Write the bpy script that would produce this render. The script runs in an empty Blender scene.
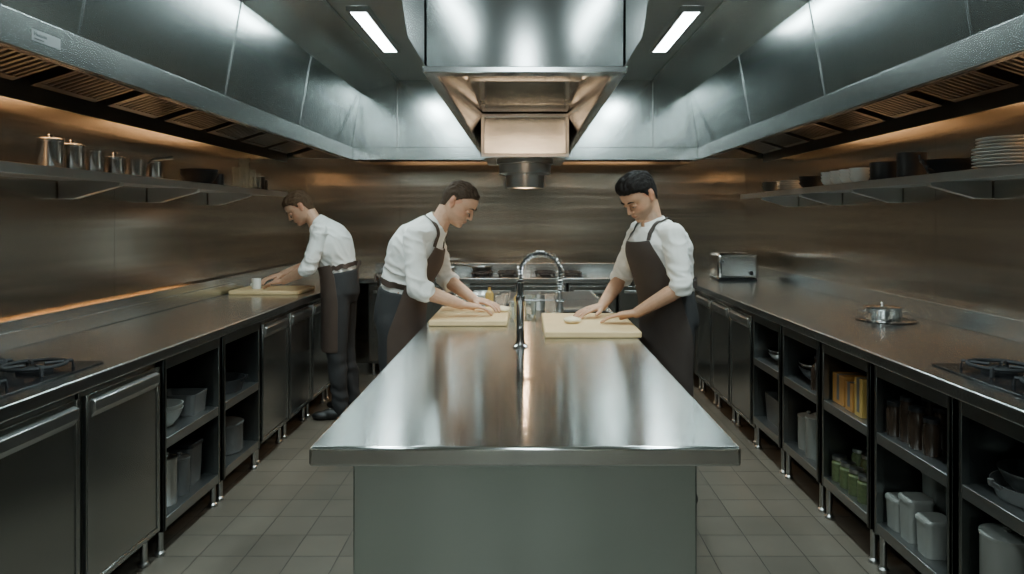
import bpy, bmesh, math, random
from mathutils import Vector as V, Matrix, noise
from mathutils.bvhtree import BVHTree
random.seed(4)
WL = {}
scene = bpy.context.scene
COL = scene.collection
H = 1.45

# ------------------------------------------------------------------ materials
def nodes(m):
    m.use_nodes = True
    nt = m.node_tree
    return nt, nt.nodes, nt.links, nt.nodes["Principled BSDF"]

def pmat(name, color, rough=0.5, metal=0.0, var=0.08, scale=8.0, bump=0.0, trans=0.0, emit=None, estr=0.0, bscale=None, coat=0.0, sheen=0.0, spec=0.5):
    m = bpy.data.materials.new(name)
    nt, N, L, b = nodes(m)
    tc = N.new("ShaderNodeTexCoord")
    ns = N.new("ShaderNodeTexNoise"); ns.inputs["Scale"].default_value = scale; ns.inputs["Detail"].default_value = 4
    L.new(tc.outputs["Object"], ns.inputs["Vector"])
    mx = N.new("ShaderNodeMix"); mx.data_type = 'RGBA'
    c = list(color)
    mx.inputs["A"].default_value = (*[max(0, x*(1-var)) for x in c], 1)
    mx.inputs["B"].default_value = (*[min(1, x*(1+var)) for x in c], 1)
    L.new(ns.outputs["Fac"], mx.inputs["Factor"])
    L.new(mx.outputs["Result"], b.inputs["Base Color"])
    b.inputs["Roughness"].default_value = rough
    b.inputs["Metallic"].default_value = metal
    b.inputs["Transmission Weight"].default_value = trans
    b.inputs["Coat Weight"].default_value = coat
    b.inputs["Sheen Weight"].default_value = sheen
    b.inputs["Specular IOR Level"].default_value = spec
    if emit:
        b.inputs["Emission Color"].default_value = (*emit, 1)
        b.inputs["Emission Strength"].default_value = estr
    if bump > 0:
        n2 = N.new("ShaderNodeTexNoise"); n2.inputs["Scale"].default_value = bscale or scale*6; n2.inputs["Detail"].default_value = 3
        L.new(tc.outputs["Object"], n2.inputs["Vector"])
        bp = N.new("ShaderNodeBump"); bp.inputs["Strength"].default_value = bump; bp.inputs["Distance"].default_value = 0.002
        L.new(n2.outputs["Fac"], bp.inputs["Height"]); L.new(bp.outputs["Normal"], b.inputs["Normal"])
    return m

def steel(name, color=(0.56, 0.58, 0.58), rough=0.28, aniso=0.6, rot=0.0, seam=None, stretch=(2, 120), var=0.04, band=None, bandamt=0.0, bandbump=0.0, seamw=.002, rv=.02):
    """brushed sheet steel: fine brush lines, broad tonal bands, optional panel seams"""
    m = bpy.data.materials.new(name)
    nt, N, L, b = nodes(m)
    uv = N.new("ShaderNodeUVMap"); uv.uv_map = "UVMap"
    mp = N.new("ShaderNodeMapping"); mp.inputs["Scale"].default_value = (stretch[0], stretch[1], 1)
    L.new(uv.outputs["UV"], mp.inputs["Vector"])
    ns = N.new("ShaderNodeTexNoise"); ns.inputs["Scale"].default_value = 1.0; ns.inputs["Detail"].default_value = 4
    L.new(mp.outputs["Vector"], ns.inputs["Vector"])
    if rv > 0:
        mr = N.new("ShaderNodeMapRange"); mr.inputs["To Min"].default_value = rough-rv; mr.inputs["To Max"].default_value = rough+rv
        L.new(ns.outputs["Fac"], mr.inputs["Value"])
        L.new(mr.outputs["Result"], b.inputs["Roughness"])
    else: b.inputs["Roughness"].default_value = rough
    mx = N.new("ShaderNodeMix"); mx.data_type = 'RGBA'
    mx.inputs["A"].default_value = (*[x*(1-var) for x in color], 1)
    mx.inputs["B"].default_value = (*[min(1, x*(1+var)) for x in color], 1)
    L.new(ns.outputs["Fac"], mx.inputs["Factor"])
    out = mx.outputs["Result"]
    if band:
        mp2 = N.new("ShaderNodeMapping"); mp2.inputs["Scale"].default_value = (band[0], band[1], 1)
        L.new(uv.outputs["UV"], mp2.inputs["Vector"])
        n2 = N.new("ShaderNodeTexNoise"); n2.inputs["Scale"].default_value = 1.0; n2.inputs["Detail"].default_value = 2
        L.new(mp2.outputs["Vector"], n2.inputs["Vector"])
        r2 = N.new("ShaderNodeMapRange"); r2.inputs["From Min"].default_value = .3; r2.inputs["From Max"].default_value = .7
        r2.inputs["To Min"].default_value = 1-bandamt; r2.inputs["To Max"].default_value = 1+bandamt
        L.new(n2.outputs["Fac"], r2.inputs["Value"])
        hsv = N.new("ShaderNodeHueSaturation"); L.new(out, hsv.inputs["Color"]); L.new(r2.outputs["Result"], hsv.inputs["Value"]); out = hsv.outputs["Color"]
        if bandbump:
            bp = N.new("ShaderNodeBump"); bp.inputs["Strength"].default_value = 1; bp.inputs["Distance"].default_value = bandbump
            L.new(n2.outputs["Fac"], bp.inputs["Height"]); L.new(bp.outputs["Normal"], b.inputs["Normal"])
    if seam:
        br = N.new("ShaderNodeTexBrick"); br.offset = 0.0
        br.inputs["Scale"].default_value = 1.0
        br.inputs["Brick Width"].default_value = seam[0]; br.inputs["Row Height"].default_value = seam[1]
        br.inputs["Mortar Size"].default_value = seamw; br.inputs["Mortar Smooth"].default_value = 0.3
        L.new(uv.outputs["UV"], br.inputs["Vector"])
        m2 = N.new("ShaderNodeMix"); m2.data_type = 'RGBA'
        m2.inputs["B"].default_value = (*[x*0.35 for x in color], 1)
        L.new(br.outputs["Fac"], m2.inputs["Factor"]); L.new(out, m2.inputs["A"])
        out = m2.outputs["Result"]
    L.new(out, b.inputs["Base Color"])
    b.inputs["Metallic"].default_value = 1
    b.inputs["Anisotropic"].default_value = aniso
    b.inputs["Anisotropic Rotation"].default_value = rot
    if aniso > 0:
        tg = N.new("ShaderNodeTangent"); tg.direction_type = 'UV_MAP'; tg.uv_map = "UVMap"
        L.new(tg.outputs["Tangent"], b.inputs["Tangent"])
    return m

M = {}
M['top'] = steel("brushed_steel_worktop", (0.60, 0.615, 0.60), 0.15, 0.95, 0.25, band=(9, .5), bandamt=.10)
M['side_top'] = steel("brushed_steel_side_worktop", (0.50, 0.52, 0.515), 0.24, 0.0, 0.0, var=.0, rv=0)
M['island'] = steel("brushed_steel_island_base", (0.50, 0.575, 0.565), 0.26, 0.0, 0.0, band=(2.2, .3), bandamt=.18, var=0, rv=0)
M['hood'] = steel("brushed_steel_hood", (0.52, 0.56, 0.55), 0.20, 0.0, 0.0, band=(1.2, .8), bandamt=.12, var=0, rv=0)
M['hoodp'] = steel("brushed_steel_hood_plain", (0.50, 0.53, 0.52), 0.18, 0.3, 0.0, band=(2, 1), bandamt=.14, var=0, rv=0)
M['lip'] = steel("folded_steel_edge", (0.34, 0.35, 0.34), 0.24, 0.0, 0.0, band=(.7, 1), bandamt=.12, var=0, rv=0)
M['ceil'] = steel("brushed_steel_ceiling", (0.62, 0.64, 0.62), 0.28, 0.0, 0.0, band=(1.5, .6), bandamt=.12, var=0, rv=0)
M['wall'] = steel("brushed_steel_wall", (0.56, 0.51, 0.445), 0.21, 0.88, 0.0, seam=(1.25, 3.0), band=(.2, 7), bandamt=.22, bandbump=.003)  # horizontal tone bands paint stretched reflections into the steel colour
M['cab'] = steel("brushed_dark_steel", (0.22, 0.23, 0.225), 0.30, 0.0, 0.0, var=0, rv=0)
M['cabdoor'] = steel("brushed_dark_steel_door", (0.42, 0.425, 0.41), 0.26, 0.5, 0.0, var=.01, band=(.6, 2), bandamt=.1, rv=0)
M['cabin'] = steel("grey_steel_shelf", (0.34, 0.345, 0.34), 0.35, 0.0, 0.0, rv=0)
M['filter'] = steel("filter_steel", (0.26, 0.255, 0.245), 0.28, 0.0, rv=0)
M['warmpanel'] = steel("canopy_underside_steel", (0.46, 0.41, 0.35), 0.15, 0.0, band=(3, 2), bandamt=.2, rv=0)
M['chrome'] = pmat("polished_steel", (0.60, 0.60, 0.59), 0.14, 1.0, 0.03)
M['darkchrome'] = pmat("dark_polished_steel", (0.28, 0.28, 0.28), 0.16, 1.0, 0.03)
M['satin'] = pmat("satin_steel", (0.5, 0.5, 0.49), 0.3, 1.0, 0.05)
M['potsteel'] = pmat("worn_pot_steel", (0.42, 0.415, 0.40), 0.2, 1.0, 0.06)
M['shelfsteel'] = pmat("shelf_steel", (0.50, 0.50, 0.49), 0.34, 1.0, 0.05)
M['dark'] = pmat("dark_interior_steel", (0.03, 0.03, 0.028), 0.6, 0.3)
M['black'] = pmat("black_enamel", (0.018, 0.018, 0.02), 0.35, 0.0, 0.1)
M['iron'] = pmat("cast_iron", (0.03, 0.03, 0.032), 0.55, 0.4, 0.2, bump=0.2)
M['rubber'] = pmat("black_rubber", (0.02, 0.02, 0.02), 0.7)
M['glassblack'] = pmat("black_glass", (0.008, 0.008, 0.009), 0.22, 0, 0.05)
M['board'] = pmat("maple_board", (0.68, 0.48, 0.25), 0.5, 0, 0.12, 14)
M['white'] = pmat("white_porcelain", (0.78, 0.77, 0.73), 0.2, 0, 0.02)
M['plastic'] = pmat("milky_plastic", (0.25, 0.25, 0.23), 0.4, 0, 0.05)
M['greyplastic'] = pmat("grey_plastic", (0.09, 0.09, 0.088), 0.45)
M['orange'] = pmat("amber_carton", (0.36, 0.17, 0.04), 0.55, 0, 0.15)
M['yellow'] = pmat("yellow_carton", (0.42, 0.27, 0.07), 0.55, 0, 0.15)
M['green'] = pmat("green_herbs", (0.09, 0.115, 0.045), 0.6, 0, 0.6, 60, bump=0.5)
M['brownglass'] = pmat("brown_jar_glass", (0.035, 0.022, 0.015), 0.2, 0, 0.1, coat=0.3)
M['dough'] = pmat("pale_dough", (0.78, 0.64, 0.42), 0.6, 0, 0.1, 20, bump=0.3)
M['label'] = pmat("printed_plate", (0.30, 0.31, 0.31), 0.35, 0.8)
M['ink'] = pmat("grey_print", (0.12, 0.13, 0.13), 0.6)
M['tube'] = pmat("cool_diffuser", (0.9, 0.95, 1), 0.4, emit=(0.85, 0.96, 1.0), estr=18)
M['warmdiff'] = pmat("warm_diffuser", (1, 0.8, 0.6), 0.4, emit=(1.0, 0.55, 0.2), estr=4)
M['shirt'] = pmat("white_cotton", (0.80, 0.775, 0.73), 0.85, 0, 0.03, 6, bump=0.25, bscale=40, sheen=0.2)
M['apron'] = pmat("brown_canvas", (0.075, 0.048, 0.036), 0.85, 0, 0.15, 10, bump=0.3, bscale=300)
M['apron2'] = pmat("charcoal_brown_canvas", (0.052, 0.038, 0.032), 0.85, 0, 0.15, 10, bump=0.3, bscale=300)
M['trouser'] = pmat("charcoal_trousers", (0.03, 0.029, 0.03), 0.85, 0, 0.12, 12, bump=0.2)
M['shoe'] = pmat("black_leather", (0.015, 0.014, 0.014), 0.4)
M['eye'] = pmat("eye_white", (0.55, 0.52, 0.48), 0.3)
M['iris'] = pmat("dark_iris", (0.03, 0.018, 0.01), 0.3)
g = bpy.data.materials.new("clear_glass"); nt, N, L, b = nodes(g)
b.inputs["Base Color"].default_value = (0.85, 0.9, 0.88, 1); b.inputs["Roughness"].default_value = 0.04; b.inputs["Transmission Weight"].default_value = 0.95; b.inputs["IOR"].default_value = 1.3
M['glass'] = g
def hairmat(name, c):
    return pmat(name, c, 0.8, 0, 0.6, 90, bump=1.0, bscale=170, spec=.2)
M['hair_a'] = hairmat("brown_hair", (0.065, 0.036, 0.019))
M['hair_b'] = hairmat("dark_brown_hair", (0.048, 0.030, 0.019))
M['hair_c'] = hairmat("black_hair", (0.012, 0.009, 0.008))
def skinmat(name):
    m = bpy.data.materials.new(name)
    nt, N, L, b = nodes(m)
    at = N.new("ShaderNodeVertexColor"); at.layer_name = "tint"
    tc = N.new("ShaderNodeTexCoord")
    ns = N.new("ShaderNodeTexNoise"); ns.inputs["Scale"].default_value = 45; ns.inputs["Detail"].default_value = 4
    L.new(tc.outputs["Object"], ns.inputs["Vector"])
    hs = N.new("ShaderNodeHueSaturation")
    mr = N.new("ShaderNodeMapRange"); mr.inputs["To Min"].default_value = 0.84; mr.inputs["To Max"].default_value = 1.14
    L.new(ns.outputs["Fac"], mr.inputs["Value"]); L.new(mr.outputs["Result"], hs.inputs["Value"])
    L.new(at.outputs["Color"], hs.inputs["Color"]); L.new(hs.outputs["Color"], b.inputs["Base Color"])
    b.inputs["Roughness"].default_value = 0.55
    b.inputs["Subsurface Weight"].default_value = 0.1
    b.inputs["Subsurface Radius"].default_value = (0.02, 0.008, 0.004)
    b.inputs["Subsurface Scale"].default_value = 0.3
    return m
M['skin'] = skinmat("skin")

fm = bpy.data.materials.new("floor_tile"); nt, N, L, b = nodes(fm)
tc = N.new("ShaderNodeTexCoord")
br = N.new("ShaderNodeTexBrick"); br.offset = 0.0
br.inputs["Scale"].default_value = 1.0; br.inputs["Brick Width"].default_value = 0.20; br.inputs["Row Height"].default_value = 0.20
br.inputs["Mortar Size"].default_value = 0.0024; br.inputs["Mortar Smooth"].default_value = 0.3
br.inputs["Color1"].default_value = (0.165, 0.140, 0.110, 1); br.inputs["Color2"].default_value = (0.135, 0.116, 0.092, 1); br.inputs["Mortar"].default_value = (0.060, 0.052, 0.043, 1)
L.new(tc.outputs["Object"], br.inputs["Vector"])
ns = N.new("ShaderNodeTexNoise"); ns.inputs["Scale"].default_value = 3; ns.inputs["Detail"].default_value = 8
L.new(tc.outputs["Object"], ns.inputs["Vector"])
hs = N.new("ShaderNodeHueSaturation"); mr = N.new("ShaderNodeMapRange"); mr.inputs["To Min"].default_value = 0.7; mr.inputs["To Max"].default_value = 1.3
L.new(ns.outputs["Fac"], mr.inputs["Value"]); L.new(mr.outputs["Result"], hs.inputs["Value"]); L.new(br.outputs["Color"], hs.inputs["Color"])
L.new(hs.outputs["Color"], b.inputs["Base Color"]); b.inputs["Roughness"].default_value = 0.36
bp = N.new("ShaderNodeBump"); bp.invert = True; bp.inputs["Distance"].default_value = 0.002; L.new(br.outputs["Fac"], bp.inputs["Height"]); L.new(bp.outputs["Normal"], b.inputs["Normal"])
M['floor'] = fm

# ------------------------------------------------------------------ geometry builder
def frame_for(t):
    t = t.normalized()
    a = V((0, 0, 1)) if abs(t.z) < 0.9 else V((1, 0, 0))
    u = t.cross(a).normalized(); w = t.cross(u).normalized()
    return u, w

class G:
    def __init__(s): s.v = []; s.f = []
    def add(s, vs, fs):
        o = len(s.v); s.v += [V(p) for p in vs]; s.f += [tuple(i+o for i in q) for q in fs]; return s
    def box(s, x0, x1, y0, y1, z0, z1):
        if x0 > x1: x0, x1 = x1, x0
        if y0 > y1: y0, y1 = y1, y0
        return s.add([(x0,y0,z0),(x1,y0,z0),(x1,y1,z0),(x0,y1,z0),(x0,y0,z1),(x1,y0,z1),(x1,y1,z1),(x0,y1,z1)],
              [(0,3,2,1),(4,5,6,7),(0,1,5,4),(1,2,6,5),(2,3,7,6),(3,0,4,7)])
    def prism(s, pts, y0, y1):  # (x,z) polygon extruded along y
        n = len(pts)
        vs = [(p[0], y0, p[1]) for p in pts]+[(p[0], y1, p[1]) for p in pts]
        fs = [tuple(range(n)), tuple(range(2*n-1, n-1, -1))]+[(i, i+n, (i+1) % n+n, (i+1) % n) for i in range(n)]
        return s.add(vs, fs)
    def rings(s, rs, cap=True):
        n = len(rs[0]); o = len(s.v)
        for r in rs: s.v += [V(p) for p in r]
        for k in range(len(rs)-1):
            for i in range(n):
                a = o+k*n+i; b2 = o+k*n+(i+1) % n
                s.f.append((a, b2, b2+n, a+n))
        if cap:
            for k, rev in ((0, True), (len(rs)-1, False)):
                c = V((0, 0, 0))
                for p in rs[k]: c += V(p)
                s.v.append(c/n); ci = len(s.v)-1
                for i in range(n):
                    a = o+k*n+i; b2 = o+k*n+(i+1) % n
                    s.f.append((b2, a, ci) if rev else (a, b2, ci))
        return s
    def lathe(s, prof, cx, cy, cz=0, n=28):
        rs = []
        for r, z in prof:
            r = max(r, 0.0004)
            rs.append([(cx+r*math.cos(2*math.pi*i/n), cy+r*math.sin(2*math.pi*i/n), cz+z) for i in range(n)])
        return s.rings(rs)
    def tube(s, pts, r, n=10):
        pts = [V(p) for p in pts]; rs = []
        u = None
        for i, p in enumerate(pts):
            t = (pts[min(i+1, len(pts)-1)]-pts[max(i-1, 0)]).normalized()
            if u is None: u, w = frame_for(t)
            else:
                u = (u-t*u.dot(t)).normalized(); w = t.cross(u).normalized()
            rr = r[i] if isinstance(r, (list, tuple)) else r
            rs.append([p+u*rr*math.cos(2*math.pi*k/n)+w*rr*math.sin(2*math.pi*k/n) for k in range(n)])
        return s.rings(rs)
    def caps(s, p0, p1, r0, r1, n=14):
        p0 = V(p0); p1 = V(p1); t = (p1-p0).normalized(); u, w = frame_for(t); rs = []
        for a in (-80, -50, -25): rs.append((p0+t*r0*math.sin(math.radians(a)), r0*math.cos(math.radians(a))))
        for k in range(0, 5): q = k/4; rs.append((p0.lerp(p1, q), r0+(r1-r0)*q))
        for a in (25, 50, 80): rs.append((p1+t*r1*math.sin(math.radians(a)), r1*math.cos(math.radians(a))))
        return s.rings([[c+u*r*math.cos(2*math.pi*k/n)+w*r*math.sin(2*math.pi*k/n) for k in range(n)] for c, r in rs])
    def chain(s, pts, rad):
        for i in range(len(pts)-1): s.caps(pts[i], pts[i+1], rad[i], rad[i+1])
        return s
    def ell(s, c, A, B, C, n=18, m=10):
        c = V(c); A = V(A); B = V(B); C = V(C); rs = []
        for j in range(m+1):
            ph = -math.pi/2+math.pi*(j+0.02)/(m+0.04)
            rs.append([c+A*math.cos(ph)*math.cos(2*math.pi*i/n)+B*math.cos(ph)*math.sin(2*math.pi*i/n)+C*math.sin(ph) for i in range(n)])
        return s.rings(rs)
    def obj(s, name, mat, parent=None, origin=None, bevel=0, sharp=35, label=None, cat=None, group=None, kind=None, segs=2, fixn=True):
        if origin is None:
            xs = [p.x for p in s.v]; ys = [p.y for p in s.v]; zs = [p.z for p in s.v]
            origin = V(((min(xs)+max(xs))/2, (min(ys)+max(ys))/2, min(zs)))
        origin = V(origin)
        me = bpy.data.meshes.new(name)
        me.from_pydata([p-origin for p in s.v], [], s.f)
        if fixn:
            bm = bmesh.new(); bm.from_mesh(me); bmesh.ops.recalc_face_normals(bm, faces=bm.faces); bm.to_mesh(me); bm.free()
        return finish(me, name, mat, parent, origin, bevel, sharp, label, cat, group, kind, segs)

def finish(me, name, mat, parent, origin, bevel=0, sharp=35, label=None, cat=None, group=None, kind=None, segs=2):
    me.validate()
    me.polygons.foreach_set("use_smooth", [True]*len(me.polygons))
    if sharp < 180: me.set_sharp_from_angle(angle=math.radians(sharp))
    if len(me.polygons) < 30000:
        uvl = me.uv_layers.new(name="UVMap")
        vs = me.vertices
        for p in me.polygons:
            nx, ny, nz = abs(p.normal.x), abs(p.normal.y), abs(p.normal.z)
            for li in p.loop_indices:
                co = vs[me.loops[li].vertex_index].co+origin
                if nz >= nx and nz >= ny: uvl.data[li].uv = (co.x, co.y)
                elif nx >= ny: uvl.data[li].uv = (co.y, co.z)
                else: uvl.data[li].uv = (co.x, co.z)
    me.materials.append(M[mat] if isinstance(mat, str) else mat)
    o = bpy.data.objects.new(name, me); COL.objects.link(o)
    place(o, parent, origin)
    if bevel:
        bv = o.modifiers.new("bevel", 'BEVEL'); bv.width = bevel; bv.segments = segs; bv.limit_method = 'ANGLE'; bv.angle_limit = math.radians(40)
    if label: o["label"] = label
    if cat: o["category"] = cat
    if group: o["group"] = group
    if kind: o["kind"] = kind
    return o

def place(o, parent, origin):
    WL[o.name] = V(origin)
    if parent is not None:
        o.parent = parent; o.location = V(origin)-WL[parent.name]
    else: o.location = origin

def empty(name, loc, label, cat, group=None):
    o = bpy.data.objects.new(name, None); o.empty_display_size = 0.05; COL.objects.link(o); place(o, None, loc)
    o["label"] = label; o["category"] = cat
    if group: o["group"] = group
    return o

def area(name, parent, loc, sx, sy, power, color, rot=(0, 0, 0), shape='RECTANGLE'):
    ld = bpy.data.lights.new(name, 'AREA'); ld.shape = shape; ld.size = sx
    if shape == 'RECTANGLE': ld.size_y = sy
    ld.energy = power; ld.color = color
    lo = bpy.data.objects.new(name, ld); COL.objects.link(lo); place(lo, parent, V(loc)); lo.rotation_euler = rot
    return lo

# ------------------------------------------------------------------ room
XW = 2.2; YB = 7.0; YF = -2.2; ZC = 2.64
G().box(-XW-.1, XW+.1, YF-.1, YB+.1, -.1, 0).obj("floor", 'floor', origin=(0, 0, 0), kind="structure")
G().box(-XW-.1, XW+.1, YF-.1, YB+.1, ZC, ZC+.1).obj("ceiling", 'ceil', kind="structure")
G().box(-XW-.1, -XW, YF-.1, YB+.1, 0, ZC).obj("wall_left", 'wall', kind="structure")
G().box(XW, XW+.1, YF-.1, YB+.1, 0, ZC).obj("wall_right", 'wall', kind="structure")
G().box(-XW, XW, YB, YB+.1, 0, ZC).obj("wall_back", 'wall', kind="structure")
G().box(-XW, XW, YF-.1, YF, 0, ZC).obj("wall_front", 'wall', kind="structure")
i = 1
for z in (1.14,):
    G().box(-XW, XW, YB-.006, YB-.001, z, z+.008).obj("trim_%d" % i, 'wall', kind="structure"); i += 1
    for sg in (-1, 1):
        G().box(sg*(XW-.006), sg*(XW-.001), 0, YB-.01, z, z+.008).obj("trim_%d" % i, 'wall', kind="structure"); i += 1

# ------------------------------------------------------------------ worktops
LX = -1.52; RX = 1.42; BY = 6.4
def worktop(name, x0, x1, y0, y1, label, splash):
    o = G().box(x0, x1, y0, y1, .852, .90).obj(name, 'side_top', bevel=.006, label=label, cat="worktop")
    splash.obj("backsplash", 'side_top', parent=o, bevel=.003)
    return o
wl = worktop("worktop", -XW+.005, LX, -1.0, YB-.005, "long brushed stainless steel worktop with upstand along the wall",
        G().box(-XW+.003, -XW+.055, -1.0, YB-.01, .901, .975).box(-XW+.048, -XW+.055, -1.0, YB-.01, .975, 1.022))
# added warm strip, hidden by an added lip, to make the wall glow
G().box(-XW+.036, -XW+.047, 2.2, 4.9, .977, .990).obj("unseen_strip_lamp", 'satin', parent=wl)
area("unseen_warm_strip", wl, (-XW+.034, 3.5, .984), .010, 2.6, 2.2, (1, .50, .18), rot=(0, math.radians(140), 0))
worktop("worktop", RX, XW-.005, -1.0, YB-.005, "long brushed stainless steel worktop holding the toaster and hob",
        G().box(XW-.025, XW-.003, -1.0, YB-.01, .901, 1.0))
worktop("worktop", LX+.003, RX-.003, BY, YB-.005, "stainless steel worktop along the end wall with pans",
        G().box(LX+.03, RX-.03, YB-.025, YB-.008, .901, 1.0))

# ------------------------------------------------------------------ cabinets
def foot(p, x, y, parent, h=.115):
    G().lathe([(0, 0), (.022, 0), (.022, .012), (.014, .02), (.014, h), (0, h)], x, y, 0.001, 12).obj("foot", 'satin', parent=parent)

def open_unit(sg, xf, y0, y1, label, zb=.11, zm=.48):
    xb = XW-.03; a = abs(xf)+.02
    g = G()
    t = .018
    def bx(xa, xc, ya, yc, za, zc): g.box(sg*xa, sg*xc, ya, yc, za, zc)
    bx(a, xb, y0, y0+t, zb, .85); bx(a, xb, y1-t, y1, zb, .85)
    bx(xb-.015, xb, y0+t, y1-t, zb, .85)
    bx(a, a+.03, y0, y0+.03, zb, .85); bx(a, a+.03, y1-.03, y1, zb, .85)
    bx(a, a+.03, y0+.03, y1-.03, .80, .85)
    e = empty("shelf_cabinet", (sg*(a+xb)/2, (y0+y1)/2, 0), label, "open cabinet")
    g.obj("body", 'cab', parent=e, bevel=.002)
    for z in (zb+.03, zm):
        G().box(sg*(a+.004), sg*(xb-.016), y0+t+.001, y1-t-.001, z, z+.02).box(sg*(a+.001), sg*(a+.012), y0+.031, y1-.031, z-.022, z+.022).obj("shelf", 'cabin', parent=e, bevel=.002)
    for x in (a+.03, xb-.05):
        for y in (y0+.03, y1-.03): foot(e, sg*x, y, e, zb+.005)
    return e

def door_unit(sg, xf, y0, y1, label):
    xb = XW-.03; a = abs(xf)+.02
    e = empty("cabinet", (sg*(a+xb)/2, (y0+y1)/2, 0), label, "cabinet")
    G().box(sg*(a+.022), sg*xb, y0, y1, .11, .85).obj("body", 'cab', parent=e, bevel=.003)
    d = G()
    d.box(sg*(a+.002), sg*(a+.021), y0+.012, y1-.012, .135, .825)
    d.box(sg*(a-.004), sg*(a+.002), y0+.012, y0+.03, .135, .825).box(sg*(a-.004), sg*(a+.002), y1-.03, y1-.012, .135, .825)
    d.box(sg*(a-.004), sg*(a+.002), y0+.03, y1-.03, .135, .155)
    door = d.obj("door", 'cabdoor', parent=e, bevel=.002)
    G().prism([(sg*(a+.002), .74), (sg*(a-.016), .765), (sg*(a-.016), .80), (sg*(a+.002), .808)], y0+.035, y1-.035).obj("handle", 'satin', parent=door, bevel=.003)
    for x in (a+.05, xb-.05):
        for y in (y0+.04, y1-.04): foot(e, sg*x, y, e)
    return e

fr = "dark steel refrigerated cabinet with full door and long pull handle"
dr = "dark steel base cabinet with closed door under the worktop"
op = "dark steel open shelf cabinet under the worktop holding kitchenware"
for y0, y1, k in [(1.35, 1.88, 'd'), (1.90, 2.43, 'd'), (2.45, 2.96, 'd'), (2.98, 3.55, 'o'), (3.57, 4.08, 'o'), (4.10, 4.56, 'd'), (4.58, 5.05, 'd'), (5.07, 5.54, 'd'), (5.56, 6.35, 'd')]:
    if k == 'd': door_unit(-1, LX, y0, y1, fr if y1 < 3 else dr)
    else: open_unit(-1, LX, y0, y1, op)
ZRB, ZRM = .15, .55
for y0, y1, k in [(1.33, 1.83, 'o'), (1.85, 2.34, 'o'), (2.36, 2.90, 'o'), (2.92, 3.41, 'o'), (3.43, 3.93, 'o'), (3.95, 4.44, 'o'), (4.46, 4.92, 'd'), (4.94, 5.4, 'd'), (5.42, 5.88, 'd'), (5.9, 6.35, 'd')]:
    if k == 'd': door_unit(1, RX, y0, y1, dr)
    else: open_unit(1, RX, y0, y1, op, ZRB, ZRM)
x = LX+.08
while x < RX-.5:
    w = .46
    e = empty("cabinet", (x+w/2, BY+.3, 0), "dark steel base cabinet along the end wall", "cabinet")
    G().box(x, x+w-.02, BY+.04, YB-.04, .11, .85).obj("body", 'cab', parent=e, bevel=.003)
    d = G().box(x+.01, x+w-.03, BY+.02, BY+.039, .135, .825).obj("door", 'cabdoor', parent=e, bevel=.002)
    G().box(x+.05, x+w-.07, BY+.0, BY+.019, .76, .785).obj("handle", 'satin', parent=d, bevel=.003)
    for fx in (x+.04, x+w-.06):
        foot(e, fx, BY+.08, e); foot(e, fx, YB-.1, e)
    x += w

# ------------------------------------------------------------------ island
G().box(-.52, .52, 1.68, 5.1, .852, .90).obj("worktop", 'top', bevel=.008, segs=3, label="long brushed stainless steel island worktop with warm streaked reflections", cat="worktop")
e = empty("island_cabinet", (0, 3.4, 0), "brushed stainless steel island cabinet with plain end panel", "cabinet")
G().box(-.43, .43, 1.75, 5.0, .08, .851).obj("body", 'island', parent=e, bevel=.004)
G().box(-.40, .40, 1.80, 4.95, .001, .079).obj("plinth", 'dark', parent=e)
for sg in (-1, 1):
    for k in range(5):
        y0 = 1.85+k*.62
        G().box(sg*.431, sg*.445, y0, y0+.58, .13, .80).obj("door", 'cabdoor', parent=e, bevel=.003)

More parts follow.
